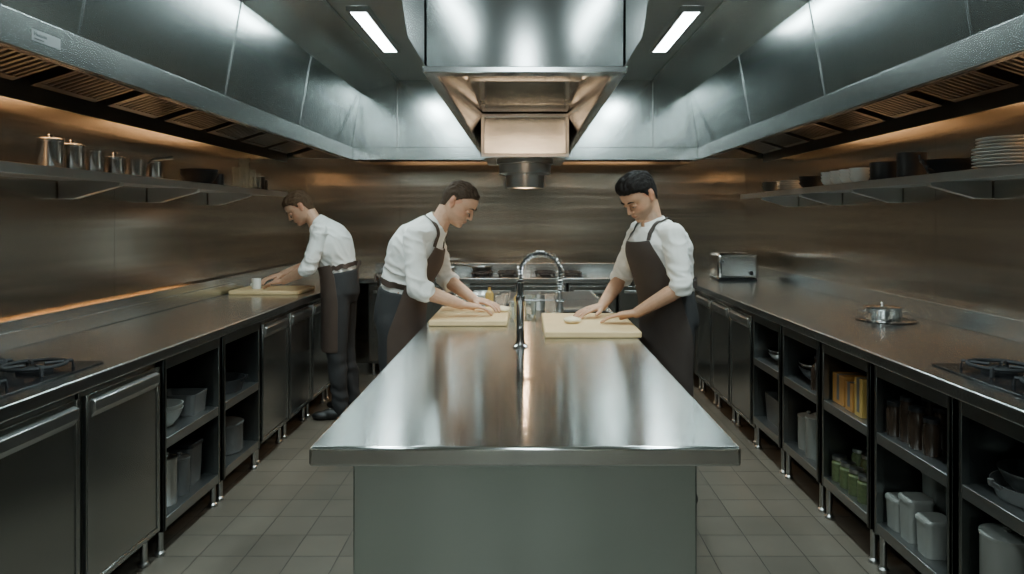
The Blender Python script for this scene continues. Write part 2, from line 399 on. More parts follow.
# ------------------------------------------------------------------ hoods
def hood_side(sg):
    e = empty("exhaust_hood", (sg*1.8, 2.5, 1.95), "long brushed stainless steel wall exhaust hood with slanted baffle filters", "exhaust hood")
    y0, y1 = -1.2, 6.03
    G().prism([(sg*1.42, 2.53), (sg*1.50, 2.06), (sg*1.52, 2.06), (sg*1.44, 2.53)], y0, y1).obj("front_panel", 'hood', parent=e)
    G().prism([(sg*1.08, ZC-.001), (sg*1.08, ZC-.012), (sg*1.42, 2.53), (sg*1.44, 2.53), (sg*1.44, ZC-.001)], y0, y1).obj("cove_panel", 'hood', parent=e)
    # folded panel joints running up the face and across the cove
    g = G()
    for ys in (1.2, 2.35, 3.5, 4.65):
        g.prism([(sg*1.499, 2.062), (sg*1.4185, 2.53), (sg*1.4145, 2.53), (sg*1.495, 2.062)], ys, ys+.007)
        g.prism([(sg*1.4185, 2.532), (sg*1.08, ZC-.010), (sg*1.08, ZC-.014), (sg*1.4185, 2.528)], ys, ys+.007)
    g.obj("panel_joint", 'lip', parent=e)
    # mitred joint near the end corner
    pA = V((sg*1.494, 5.55, 2.065)); pB = V((sg*1.414, 6.00, 2.528)); dn = V((0, .010, 0)); nn_ = V((-sg*.004, 0, -.001))
    G().add([pA, pA+dn, pB+dn, pB, pA+nn_, pA+dn+nn_, pB+dn+nn_, pB+nn_], [(0,1,2,3),(7,6,5,4),(0,4,5,1),(1,5,6,2),(2,6,7,3),(3,7,4,0)]).obj("mitre_joint", 'lip', parent=e)
    G().box(sg*1.488, sg*1.525, y0, y1, 1.95, 2.06).obj("lower_rim", 'lip', parent=e, bevel=.005)
    G().prism([(sg*1.53, 2.22), (sg*2.05, 2.06), (sg*2.05, 2.08), (sg*1.53, 2.24)], y0, y1).obj("filter_frame", 'dark', parent=e)
    # rear channel with a lip that hides the recessed strip lamp
    G().prism([(sg*2.05, 1.93), (sg*2.062, 1.93), (sg*2.062, 2.05), (sg*2.195, 2.05), (sg*2.195, 2.07), (sg*2.05, 2.07)], y0, y1).obj("rear_channel", 'filter', parent=e)
    G().prism([(sg*1.526, 1.96), (sg*1.56, 1.96), (sg*1.56, 1.975), (sg*1.526, 1.975)], y0, y1).obj("inner_gutter", 'filter', parent=e)
    first = None
    S = V((sg*(2.04-1.55), 0, 2.035-2.19)); Sn = S.normalized(); nrm = V((-sg*.15, 0, -.49)).normalized()
    w = .43; Ln = S.length
    for k in range(10):
        ya = .75+k*.53
        o = V((sg*1.55, ya, 2.19))
        if first is None:
            def strip(g, a, b2, ya2, yb2, h0, h1):
                vs = []
                for (t, yy, h) in [(a, ya2, h0), (b2, ya2, h0), (b2, yb2, h0), (a, yb2, h0), (a, ya2, h1), (b2, ya2, h1), (b2, yb2, h1), (a, yb2, h1)]:
                    vs.append(o+Sn*t+V((0, yy, 0))+nrm*h)
                g.add(vs, [(0,3,2,1),(4,5,6,7),(0,1,5,4),(1,2,6,5),(2,3,7,6),(3,0,4,7)])
            g = G()
            strip(g, 0, .03, 0, w, .0, .042); strip(g, Ln-.03, Ln, 0, w, .0, .042)
            strip(g, .03, Ln-.03, 0, .018, 0, .042); strip(g, .03, Ln-.03, w-.018, w, 0, .042)
            ns_ = 10; pitch = (w-.036)/ns_
            for q in range(ns_):
                yy = .018+(q+.5)*pitch
                strip(g, .03, Ln-.03, yy-.008, yy+.008, .0341, .040)
            g2_ = G(); strip(g2_, .03, Ln-.03, .018, w-.018, .020, .034)  # near-black plate stands in for the shade between the slats
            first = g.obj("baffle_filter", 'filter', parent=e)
            back = g2_.obj("gap_shade_plate", 'dark', parent=first)
        else:
            c = first.copy(); c.location = first.location+V((0, .53*k, 0)); COL.objects.link(c)
            c2 = back.copy(); c2.parent = c; COL.objects.link(c2)
    for yc in (1.2, 3.0, 4.8):
        G().box(sg*2.09, sg*2.16, yc-.6, yc+.6, 2.036, 2.048).obj("unseen_strip_lamp", 'warmdiff', parent=e)
        area("unseen_warm_strip", e, (sg*2.12, yc, 2.032), .05, 1.2, 3.6 if sg < 0 else 2.4, (1, .62, .34))
    return e
hl = hood_side(-1); hr = hood_side(1)
pl = G().box(-1.4875, -1.4862, 2.11, 2.24, 1.988, 2.022).obj("name_plate", 'label', parent=hl)
def text(s, loc, size, parent, rot, mat='ink'):
    cu = bpy.data.curves.new("lettering", 'FONT'); cu.body = s; cu.size = size; cu.extrude = .0004; cu.align_x = 'LEFT'
    t = bpy.data.objects.new("tmp", cu); COL.objects.link(t)
    dg = bpy.context.evaluated_depsgraph_get(); dg.update()
    me = bpy.data.meshes.new_from_object(t.evaluated_get(dg)); bpy.data.objects.remove(t)
    me.materials.clear(); me.materials.append(M[mat])
    o = bpy.data.objects.new("lettering", me); COL.objects.link(o); place(o, parent, V(loc)); o.rotation_euler = rot; return o
text("Mueson", (-1.4855, 2.118, 2.004), .018, pl, (math.pi/2, 0, math.pi/2))
text("exhaust hood", (-1.4855, 2.118, 1.993), .008, pl, (math.pi/2, 0, math.pi/2))

e = empty("exhaust_hood", (0, 6.4, 1.95), "brushed stainless steel exhaust hood spanning the end wall", "exhaust hood")
G().box(-1.52, 1.52, 6.04, 6.06, 2.06, ZC-.001).obj("front_panel", 'hoodp', parent=e)
G().box(-1.53, 1.53, 6.036, 6.07, 1.95, 2.06).obj("lower_rim", 'hoodp', parent=e, bevel=.005)
G().box(-1.53, 1.53, 6.07, 6.99, 2.09, 2.11).obj("underside_panel", 'filter', parent=e)
for sg in (-1, 1):
    G().box(sg*1.53, sg*2.19, 6.04, 6.99, 1.96, 2.09).obj("corner_panel", 'hoodp', parent=e, bevel=.004)
    G().box(sg*1.10, sg*1.107, 6.034, 6.041, 2.06, ZC-.001).obj("seam_strip", 'filter', parent=e)
G().box(-1.52, 1.52, 6.83, 6.84, 2.0, 2.089).obj("lamp_lip", 'filter', parent=e)
for xc in (-.9, .0, .9):
    G().box(xc-.4, xc+.4, 6.86, 6.93, 2.079, 2.089).obj("unseen_strip_lamp", 'warmdiff', parent=e)
    area("unseen_warm_strip", e, (xc, 6.895, 2.072), .8, .06, 4.4, (1, .66, .38))

# centre hood
e = empty("island_hood", (0, 4.0, 1.65), "suspended brushed stainless steel hood above the island with round outlet", "exhaust hood")
def curved_sheet(x0, x1, yf, z0, z1, bulge, th=.012, n=24):
    g = G(); A = []; B = []
    for k in range(n+1):
        q = k/n*2-1; x = (x0+x1)/2+(x1-x0)/2*q; y = yf-bulge*(1-q*q)
        A.append((x, y)); B.append((x, y+th))
    poly = A+B[::-1]; m = len(poly)
    vs = [(p[0], p[1], z0) for p in poly]+[(p[0], p[1], z1) for p in poly]
    fs = [(i, (i+1) % m, (i+1) % m+m, i+m) for i in range(m)]
    for k in range(n):
        fs.append((k, k+1, 2*n-k, 2*n+1-k)); fs.append((m+k, m+k+1, m+2*n-k, m+2*n+1-k))
    return g.add(vs, fs)
curved_sheet(-.345, .345, 2.46, 1.97, ZC-.001, .05).obj("front_panel", 'hoodp', parent=e)
G().box(-.352, .352, 2.405, 2.475, 1.95, 1.9715).obj("lower_rim", 'hoodp', parent=e, bevel=.003)
for sg in (-1, 1):
    G().box(sg*.33, sg*.345, 2.475, 6.03, 1.975, ZC-.001).obj("side_panel", 'hoodp', parent=e)
    G().prism([(sg*.35, 1.95), (sg*.31, 1.95), (sg*.31, 1.965), (sg*.35, 1.975)], 2.48, 6.03).obj("lower_rim", 'hoodp', parent=e, bevel=.002)
    G().prism([(sg*.315, 1.968), (sg*.265, 2.105), (sg*.275, 2.11), (sg*.325, 1.972)], 2.54, 6.03).obj("inner_skirt", 'warmpanel', parent=e)
    G().prism([(sg*.36, 2.0), (sg*.42, 2.10), (sg*.50, ZC-.001), (sg*.36, ZC-.001)], 2.5, 6.03).obj("shoulder_panel", 'hoodp', parent=e)
    G().lathe([(.021, 1.962), (.025, 1.962), (.025, 1.99), (.021, 1.99), (.021, 1.962)], sg*.28, 5.9, 0, 24).obj("added_spot_housing", 'satin', parent=e)
    area("added_spot_light", e, (sg*.28, 5.9, 1.9635), .036, 0, 8.0, (1, .64, .34), shape='DISK')  # unseen spots added so warm streaks show on the island top
G().box(-.275, .275, 2.54, 6.0, 2.11, 2.13).obj("underside_panel", 'warmpanel', parent=e)
G().box(-.26, .26, 4.0, 4.015, 2.095, 2.109).obj("cross_rail", 'hoodp', parent=e)
G().box(-.26, .26, 3.3, 3.315, 2.095, 2.109).obj("cross_rail", 'hoodp', parent=e)
G().box(-.27, .27, 2.478, 2.488, 2.01, 2.05).obj("unseen_strip_lamp", 'warmdiff', parent=e)  # strip and light added behind the rim to brighten the underside
area("added_canopy_light", e, (0, 2.492, 2.03), .54, .04, 1.2, (1, .74, .52), rot=(math.radians(92), 0, 0))
# outlet box: bevelled casing with framed front
G().prism([(-.262, 1.83), (.262, 1.83), (.277, 1.85), (.277, 2.09), (.262, 2.108), (-.262, 2.108), (-.277, 2.09), (-.277, 1.85)], 4.4, 5.1).obj("outlet_box", 'hoodp', parent=e, bevel=.004)
G().box(-.277, .277, 4.385, 4.399, 1.832, 1.855).box(-.277, .277, 4.385, 4.399, 2.083, 2.105).box(-.277, -.255, 4.385, 4.399, 1.855, 2.083).box(.255, .277, 4.385, 4.399, 1.855, 2.083).obj("edge_trim", 'satin', parent=e, bevel=.004)
G().lathe([(0, 1.83), (.19, 1.83), (.19, 1.812), (.175, 1.808), (.172, 1.75), (.13, 1.735), (.128, 1.735), (.125, 1.655), (.118, 1.65), (.112, 1.655), (.11, 1.70), (0, 1.70)], 0, 4.72, 0, 40).obj("outlet_duct", 'satin', parent=e)
G().lathe([(0, 1.690), (.055, 1.690), (.055, 1.699), (0, 1.699)], 0, 4.72).obj("warm_lamp", 'warmdiff', parent=e)
area("outlet_light", e, (0, 4.72, 1.686), .045, 0, 7, (1, .64, .35), shape='DISK')

def ceil_light(x, y, ln, w, power):
    f = G().box(x-w/2-.02, x+w/2+.02, y-ln/2-.02, y-ln/2, ZC-.03, ZC-.001).box(x-w/2-.02, x+w/2+.02, y+ln/2, y+ln/2+.02, ZC-.03, ZC-.001)
    f.box(x-w/2-.02, x-w/2, y-ln/2, y+ln/2, ZC-.03, ZC-.001).box(x+w/2, x+w/2+.02, y-ln/2, y+ln/2, ZC-.03, ZC-.001)
    o = f.obj("ceiling_light", 'satin', label="cool white linear ceiling light in a steel frame", cat="ceiling light", group="linear ceiling lights")
    G().box(x-w/2, x+w/2, y-ln/2, y+ln/2, ZC-.022, ZC-.012).obj("diffuser", 'tube', parent=o)
    area("tube_light", o, (x, y, ZC-.026), w, ln, power, (.74, .96, .97))
for sg in (-1, 1):
    ceil_light(sg*.94, 4.42, .95, .09, 23)
    ceil_light(sg*.94, 2.75, .95, .09, 24)
    ceil_light(sg*.94, 1.0, .95, .09, 12)
ceil_light(0, -.6, 1.4, .3, 18)

# ------------------------------------------------------------------ wall shelves
def wall_shelf(sg, y0, y1, label):
    o = G().box(sg*1.85, sg*2.196, y0, y1, 1.625, 1.645).box(sg*1.846, sg*1.856, y0, y1, 1.612, 1.652).obj("wall_shelf", 'shelfsteel', label=label, cat="shelf", bevel=.003)
    y = y0+.35
    while y < y1:
        G().prism([(sg*1.90, 1.624), (sg*2.195, 1.624), (sg*2.195, 1.54), (sg*2.12, 1.54), (sg*1.91, 1.60)], y, y+.035).obj("bracket", 'shelfsteel', parent=o, bevel=.002)
        y += .78
wall_shelf(-1, .6, 5.45, "long stainless steel wall shelf carrying pots and glassware")
wall_shelf(1, .6, 6.0, "long stainless steel wall shelf carrying plates and bowls")
SZ = 1.6465
def canister(x, y, z, r, h, mat='chrome', lid=True, label="stainless steel canister with lid", cat="canister", group=None, handles=False, name="canister"):
    o = G().lathe([(0, 0), (r*.95, 0), (r, .006), (r, h-.006), (r*1.03, h), (r*.97, h), (r*.95, h-.01), (r*.95, .01), (0, .01)], x, y, z).obj(name, mat, label=label, cat=cat, group=group)
    if lid:
        G().lathe([(0, 0), (r*1.04, 0), (r*1.04, .008), (r*.8, .013), (.010, .016), (.008, .021), (.013, .025), (.010, .030), (0, .031)], x, y, z+h+.0005).obj("lid", mat, parent=o)
    if handles:
        for s2 in (-1, 1):
            G().tube([(x+s2*r*.95, y-.028, z+h*.7), (x+s2*(r+.03), y-.026, z+h*.74), (x+s2*(r+.038), y, z+h*.75), (x+s2*(r+.03), y+.026, z+h*.74), (x+s2*r*.95, y+.028, z+h*.7)], .0055, 8).obj("handle", mat, parent=o)
    return o
def bowl(x, y, z, r, h, mat='white', label="white porcelain bowl", group=None, cat="bowl"):
    t = .004
    return G().lathe([(0, 0), (r*.45, 0), (r*.5, .004), (r*.8, h*.45), (r, h), (r-t, h), (r*.78-t, h*.47), (r*.45, .012), (0, .01)], x, y, z).obj("bowl", mat, label=label, cat=cat, group=group)
def plate(x, y, z, r, mat='white', label="white porcelain plate in a stack", group="stacked plates"):
    return G().lathe([(0, 0), (r*.55, 0), (r*.62, .006), (r, .018), (r, .021), (r*.6, .010), (0, .007)], x, y, z).obj("plate", mat, label=label, cat="plate", group=group)
def pan(x, y, z, r, h, ang, mat='satin', label="steel frying pan with long handle", hl=.2, name="pan", cat="pan"):
    o = G().lathe([(0, 0), (r*.85, 0), (r, h), (r-.003, h), (r*.83, .005), (0, .005)], x, y, z).obj(name, mat, label=label, cat=cat)
    d = V((math.cos(ang), math.sin(ang), 0)); p = V((x, y, z))
    G().tube([p+d*(r*.97)+V((0, 0, h*.8)), p+d*(r+.03)+V((0, 0, h+.008)), p+d*(r+.03+hl)+V((0, 0, h+.022))], [.006, .008, .009], 8).obj("handle", mat, parent=o)
    return o
def bottle(x, y, z, r, h, mat, label, group=None):
    o = G().lathe([(0, 0), (r*.95, 0), (r, .005), (r, h*.62), (r*.75, h*.72), (r*.36, h*.8), (r*.34, h*.96), (0, h*.96)], x, y, z, 20).obj("bottle", mat, label=label, cat="bottle", group=group)
    G().lathe([(0, 0), (r*.42, 0), (r*.42, h*.07), (0, h*.07)], x, y, z+h*.945, 16).obj("cap", 'black', parent=o)
    return o
def tub(x, y, z, w, d, h, mat='plastic', lidmat='plastic', label="translucent plastic food tub with lid", group=None):
    def rr(hx, hy, zz, n=6, rad=.02):
        pts = []
        for cx, cy, a0 in ((hx-rad, hy-rad, 0), (-hx+rad, hy-rad, 90), (-hx+rad, -hy+rad, 180), (hx-rad, -hy+rad, 270)):
            for k in range(n+1):
                a = math.radians(a0+90*k/n); pts.append((x+cx+rad*math.cos(a), y+cy+rad*math.sin(a), z+zz))
        return pts
    g = G().rings([rr(w*.46, d*.46, 0), rr(w*.5, d*.5, h), rr(w*.48, d*.48, h), rr(w*.44, d*.44, .006)])
    o = g.obj("food_tub", mat, label=label, cat="container", group=group)
    if lidmat: G().rings([rr(w*.53, d*.53, h+.001), rr(w*.53, d*.53, h+.012), rr(w*.49, d*.49, h+.018)]).obj("lid", lidmat, parent=o)
    return o
def jar(x, y, z, r, h, fill='green', label="glass jar of green herbs with steel lid", group=None, lidmat='satin'):
    o = G().lathe([(0, 0), (r*.95, 0), (r, .006), (r, h*.85), (r*.85, h*.92), (r*.85, h), (0, h)], x, y, z, 20).obj("jar", fill, label=label, cat="jar", group=group)
    G().lathe([(0, 0), (r*.9, 0), (r*.9, .016), (0, .018)], x, y, z+h+.0005, 20).obj("lid", lidmat, parent=o)
    return o
def glass(x, y, z, r, h, label, group=None):
    return G().lathe([(0, 0), (r*.85, 0), (r, h), (r-.003, h), (r*.8, .012), (0, .01)], x, y, z, 24).obj("glass", 'glass', label=label, cat="glass", group=group)

gp = "steel pots on the wall shelf"
canister(-2.02, 2.98, SZ, .050, .13, 'potsteel', label="tall stainless steel canister with lid on the shelf", group=gp)
canister(-2.02, 3.12, SZ, .052, .12, 'potsteel', label="stainless steel canister with lid on the shelf", group=gp)
canister(-2.03, 3.28, SZ, .050, .115, 'potsteel', lid=False, label="open stainless steel pot on the shelf", group=gp, name="pot", cat="pot")
canister(-2.00, 3.41, SZ, .046, .09, 'potsteel', label="small stainless steel pot with lid", group=gp, name="pot", cat="pot")
pan(-2.0, 3.58, SZ, .060, .10, math.radians(40), 'potsteel', "stainless steel saucepan with angled handle on the shelf", .09, "saucepan", "saucepan")
canister(-1.99, 3.75, SZ, .046, .10, 'potsteel', lid=False, label="open stainless steel pot on the shelf", group=gp, name="pot", cat="pot")
bowl(-2.0, 4.3, SZ, .11, .08, 'iron', "dark bowl on the wall shelf")
bowl(-2.0, 4.3, SZ+.02, .11, .08, 'iron', "dark bowl nested in another bowl")
canister(-2.0, 4.55, SZ, .04, .09, 'black', False, "small dark cup on the shelf", "cup", name="cup")
for k, (y, h) in enumerate(((4.75, .15), (4.86, .22), (4.97, .15), (5.07, .13))):
    glass(-1.95, y, SZ, .038, h, "clear glass on the wall shelf", "glasses on the wall shelf")
canister(-1.98, 5.2, SZ, .045, .10, 'black', True, "dark jar with lid on the wall shelf", "jar", name="jar")
canister(-2.0, 5.33, SZ, .04, .08, 'black', True, "dark jar with lid on the wall shelf", "jar", name="jar")
for k in range(9): plate(2.02, 2.92, SZ+k*.0145, .135 if k < 6 else .12)
for k in range(5): plate(2.02, 2.55, SZ+k*.0145, .14)
for k in range(3): pan(2.0, 3.25+.03*k, SZ+.0+k*.026, .12, .025, math.radians(190), 'iron', "black flat pan stacked on the shelf", .0)
canister(2.0, 3.62, SZ, .07, .14, 'black', False, "black cooking pot on the shelf", "pot", name="pot")
canister(1.99, 3.86, SZ, .08, .11, 'black', False, "black cooking pot on the shelf", "pot", name="pot")
for k in range(4):
    for q in range(3): bowl(1.95, 4.08+k*.13, SZ+q*.022, .058, .05, label="small white bowl in a nested stack", group="small white bowls on the shelf")
for k in range(3): bowl(2.0, 4.85, SZ+k*.02, .10, .05, 'iron', "dark bowl in a nested stack", "dark bowls on the shelf")
for k in range(5): plate(2.0, 5.2, SZ+k*.0145, .12, 'white', "small pale dish in a low stack", "pale dishes on the shelf")
for k in range(3): bowl(2.0, 5.6, SZ+k*.02, .10, .05, 'satin', "steel bowl in a nested stack", "steel bowls on the shelf")

# ------------------------------------------------------------------ hobs
def hob(sg, x0, x1, y0, y1, label):
    o = G().box(x0, x1, y0, y1, .901, .907).obj("hob", 'glassblack', label=label, cat="hob", bevel=.002)
    for cx in (x0+(x1-x0)*.27, x0+(x1-x0)*.73):
        for cy in (y0+(y1-y0)*.27, y0+(y1-y0)*.73):
            G().lathe([(0, .9075), (.055, .9075), (.055, .917), (.03, .925), (0, .925)], cx, cy, 0, 24).obj("burner", 'iron', parent=o)
            g = G()
            rr = .095
            g.tube([(cx+rr*math.cos(a*math.pi/12), cy+rr*math.sin(a*math.pi/12), .933) for a in range(25)], .007, 8)
            for a in range(4):
                an = a*math.pi/2+math.pi/4; d = V((math.cos(an), math.sin(an), 0)); c = V((cx, cy, .933))
                g.tube([c+d*.03, c+d*.115, c+d*.118-V((0, 0, .025))], .006, 6)
            g.obj("pan_support", 'iron', parent=o)
    return o
hob(-1, -2.08, -1.60, 1.95, 2.66, "black gas hob with cast iron supports set in the worktop")
hob(1, 1.52, 2.06, 2.02, 2.62, "black gas hob with cast iron supports set in the worktop")
hob(0, -.55, -.02, 6.46, 6.92, "black gas hob on the end wall worktop")
hob(0, .05, .58, 6.46, 6.92, "black gas hob on the end wall worktop")
pan(-1.74, 2.15, .941, .10, .035, math.radians(200), 'iron', "black frying pan resting on the gas hob", .16)

for k, (x0, x1, y0, y1) in enumerate(((.2, .48, 4.02, 4.42), (.2, .48, 4.5, 4.92), (-.12, .12, 4.4, 4.9))):
    o = G().box(x0, x1, y0, y1, .901, .912).obj("cooking_grate", 'glassblack', label="cast iron slatted grate on the island worktop", cat="grate", group="island cooking grates", bevel=.003)
    g = G(); nn = 9
    for q in range(nn):
        yy = y0+.02+(y1-y0-.04)*q/(nn-1)
        g.box(x0+.012, x1-.012, yy-.004, yy+.004, .922, .934)
    g.box(x0+.012, x0+.022, y0+.014, y1-.014, .913, .934).box(x1-.022, x1-.012, y0+.014, y1-.014, .913, .934)
    g.obj("slats", 'satin', parent=o)
pan(-.30, 4.72, .902, .11, .04, math.radians(-60), 'satin', "stainless steel saute pan on the island", .14)

# ------------------------------------------------------------------ cutting boards and food
def cboard(x0, x1, y0, y1, z, label):
    G().box(x0, x1, y0, y1, z, z+.028).obj("cutting_board", 'board', bevel=.006, label=label, cat="cutting board")
cboard(-.49, -.09, 3.55, 4.12, .901, "pale wooden cutting board under the bending cook's hands")
cboard(.09, .535, 3.20, 3.84, .901, "thick pale wooden cutting board on the island edge")
cboard(-2.12, -1.62, 5.0, 5.40, .901, "pale wooden cutting board on the side worktop")
def lump(name, c, r, mat, label, cat, seed=0, am=.25):
    g = G(); g.ell(c, (r[0], 0, 0), (0, r[1], 0), (0, 0, r[2]), 24, 14)
    cc = V(c)
    for k, p in enumerate(g.v):
        d = p-cc; g.v[k] = cc+d*(1+am*noise.noise(p*30+V((seed, 0, 0))))
        g.v[k].z = max(g.v[k].z, c[2]-r[2]*.7)
    return g.obj(name, mat, label=label, cat=cat)
lump("dough", (-.12, 3.90, .942), (.04, .045, .018), 'dough', "pale dough piece beside the cook's hands", "dough", 1)
lump("dough", (.235, 3.48, .942), (.045, .05, .018), 'dough', "flat pale dough piece on the cutting board", "dough", 4)
canister(-1.975, 5.15, .930, .032, .075, 'white', False, "small white container held on the cutting board", "container", name="container")
lump("garlic", (-2.06, 5.30, .943), (.02, .02, .018), 'white', "small pale garlic bulb on the board", "garlic", 2, .05)

glass(-.05, 3.75, .901, .035, .10, "clear glass tumbler between the boards")
glass(.03, 3.9, .901, .035, .12, "clear glass tumbler between the boards")
bottle(-.04, 4.08, .901, .026, .13, 'yellow', "small golden oil bottle between the boards")
canister(.08, 4.2, .901, .04, .09, 'satin', False, "small steel cup on the island", "cup", name="cup")
bottle(-.22, 4.32, .901, .026, .13, 'yellow', "small yellowish bottle behind the board")
glass(-.38, 4.4, .901, .035, .14, "tall clear glass behind the board")

# ------------------------------------------------------------------ faucet
fx, fy = -.02, 2.98
fo = G().lathe([(0, 0), (.034, 0), (.034, .006), (.024, .012), (.0170, .03), (.0170, .19), (.020, .195), (.020, .215), (.0145, .22), (.0145, .29), (0, .29)], fx, fy, .901, 24).obj("faucet", 'darkchrome', label="tall spring neck pull-down faucet on the island", cat="faucet")
arc = []
cx, R, zt = fx+.085, .085, 1.215
for k in range(0, 31):
    a = math.pi-math.pi*k/30
    arc.append(V((cx+R*math.cos(a), fy, zt+R*math.sin(a))))
path = [V((fx, fy, 1.17)), V((fx, fy, 1.19))]+arc+[V((fx+.17, fy, 1.18)), V((fx+.168, fy, 1.13))]
G().tube(path, .007, 8).obj("hose", 'rubber', parent=fo)
L_ = [0]
for k in range(1, len(path)): L_.append(L_[-1]+(path[k]-path[k-1]).length)
tot = L_[-1]; coil = []; turns = 32; ns_ = turns*12
for k in range(ns_+1):
    s_ = tot*k/ns_; j = 1
    while j < len(L_)-1 and L_[j] < s_: j += 1
    q = (s_-L_[j-1])/(L_[j]-L_[j-1]); p = path[j-1].lerp(path[j], q); t = (path[j]-path[j-1]).normalized()
    u = V((0, 1, 0)); w = t.cross(u).normalized(); a = 2*math.pi*turns*k/ns_
    coil.append(p+u*.0150*math.cos(a)+w*.0150*math.sin(a))
G().tube(coil, .0024, 6).obj("spring", 'chrome', parent=fo)
G().lathe([(0, 0), (.015, 0), (.017, .010), (.015, .035), (.012, .05), (.011, .085), (0, .085)], fx+.168, fy, 1.05, 20).obj("spray_head", 'satin', parent=fo)
G().tube([(fx+.016, fy, 1.10), (fx+.15, fy, 1.10)], .0045, 10).obj("support_arm", 'darkchrome', parent=fo)
G().tube([(fx+.168+.021*math.cos(a*math.pi/8), fy+.021*math.sin(a*math.pi/8), 1.10) for a in range(17)], .004, 6).obj("holder_ring", 'darkchrome', parent=fo)
G().tube([(fx, fy-.018, .985), (fx+.0, fy-.045, .99), (fx+.01, fy-.09, 1.02)], [.008, .006, .005], 10).obj("lever", 'darkchrome', parent=fo)

# ------------------------------------------------------------------ right worktop objects
tx, ty = 1.86, 6.25
o = G().box(tx-.18, tx+.18, ty-.14, ty+.14, .915, 1.14).obj("toaster", 'chrome', bevel=.03, segs=5, label="polished steel toaster with dark slots on the worktop", cat="toaster")
for dx in (-.08, .06): G().box(tx+dx-.04, tx+dx+.04, ty-.09, ty+.09, 1.1402, 1.142).obj("slot", 'black', parent=o)
G().box(tx-.17, tx+.17, ty-.13, ty+.13, .901, .914).obj("base", 'black', parent=o)
G().box(tx-.155, tx-.145, ty-.1425, ty-.1405, .97, 1.09).obj("lever_slot", 'black', parent=o)
G().tube([(tx+.11, ty-.141, .97), (tx+.11, ty-.16, .97)], .018, 16).obj("knob", 'black', parent=o)
G().box(tx-.17, tx-.13, ty-.165, ty-.1426, 1.06, 1.075).obj("lever", 'black', parent=o)
canister(1.92, 3.76, .906, .092, .06, 'chrome', True, "wide low polished steel pot with side handles on the worktop", "pot", name="pot", handles=True)
G().lathe([(0, 0), (.14, 0), (.15, .004), (.148, .005), (.0, .003)], 1.94, 3.76, .901, 32).obj("tray", 'chrome', label="round flat steel tray under the pot", cat="tray")

pan(-.42, 6.79, .942, .10, .04, math.radians(200), 'satin', "low steel saute pan on the end wall hob", .14)
canister(-.80, 6.7, .901, .09, .11, 'satin', True, "stainless steel stock pot with lid", "pot", name="pot", handles=True)
canister(-1.15, 6.6, .901, .05, .13, 'satin', False, "steel utensil holder with ladles", "utensil holder", name="utensil_holder")
for k in range(4):
    a = k*1.6; d = V((math.cos(a)*.03, math.sin(a)*.03, 0)); p = V((-1.15, 6.6, .92))
    G().tube([p+d*.5, p+d*1.9+V((0, 0, .28))], .004, 6).ell(p+d*1.9+V((0, 0, .3)), (.022, 0, 0), (0, .01, 0), (0, 0, .03), 12, 8).obj("utensil", 'satin', label="steel serving spoon standing in a holder", cat="spoon")

# ------------------------------------------------------------------ under-counter contents
Z0, Z1 = .1605, .5005
R0, R1 = ZRB+.0505, ZRM+.0205
canister(1.53, 2.22, R0, .075, .24, 'plastic', True, "round milky plastic tub with lid", "container", name="tub")
canister(1.56, 2.05, R0, .075, .22, 'plastic', True, "round milky plastic tub with lid", "container", name="tub")
canister(1.72, 2.24, R0, .07, .26, 'greyplastic', True, "round grey plastic tub with lid", "container", name="tub")
pan(1.60, 2.18, R1, .13, .05, math.radians(185), 'greyplastic', "dark grey pan on the cabinet shelf", .0)
bowl(1.60, 2.18, R1+.012, .11, .08, 'satin', "steel mixing bowl resting inside a pan")
g2 = "plastic tubs in the cabinet"
for k, (x, y, h) in enumerate(((1.52, 2.60, .12), (1.52, 2.72, .15), (1.52, 2.82, .11), (1.65, 2.79, .22), (1.66, 2.65, .2))):
    tub(x, y, R0, .10, .09, h, group=g2)
for k, (x, y) in enumerate(((1.51, 2.60), (1.50, 2.68), (1.51, 2.76), (1.50, 2.84), (1.59, 2.67), (1.59, 2.75), (1.59, 2.83))):
    jar(x, y, R1, .032, .12+.02*(k % 3), 'brownglass', "dark glass jar on the cabinet shelf", "dark jars in the cabinet", 'black')
for k in range(4): jar(1.50, 3.08+k*.085, R0, .036, .10, 'green', group="herb jars in the cabinet")
for k in range(3): jar(1.59, 3.14+k*.09, R0, .038, .14, 'green', group="herb jars in the cabinet")
def carton(x, y, z, w, d, h, mat, label):
    o = G().box(x-w/2, x+w/2, y-d/2, y+d/2, z, z+h).obj("carton", mat, bevel=.003, label=label, cat="carton", group="cartons in the cabinet")
    G().box(x-w/2-.001, x+w/2+.001, y-.012, y+.012, z+.02, z+h+.001).obj("label_band", 'greyplastic', parent=o)
carton(1.52, 3.10, R1, .09, .07, .17, 'yellow', "yellow carton on the cabinet shelf")
carton(1.52, 3.19, R1, .09, .07, .13, 'orange', "amber carton on the cabinet shelf")
carton(1.54, 3.31, R1, .12, .12, .14, 'orange', "wide amber carton on the cabinet shelf")
canister(1.52, 3.66, R0, .05, .20, 'plastic', True, "tall pale plastic canister in the cabinet", "canister")
canister(1.54, 3.80, R0, .055, .17, 'plastic', True, "short pale plastic canister in the cabinet", "canister")
bowl(1.60, 3.74, R1, .13, .08, 'iron', "dark bowl on the cabinet shelf")
bowl(1.60, 3.74, R1+.025, .13, .08, 'satin', "steel bowl nested in a dark bowl")
bottle(1.49, 3.58, R1, .026, .17, 'brownglass', "small dark bottle on the cabinet shelf")
bowl(1.60, 4.25, R1, .12, .06, 'satin', "steel bowl on the cabinet shelf")
bowl(1.60, 4.25, R1+.02, .12, .06, 'satin', "steel bowl on the cabinet shelf")
tub(1.6, 4.25, R0, .2, .28, .16, 'greyplastic', None, "dark grey plastic crate")
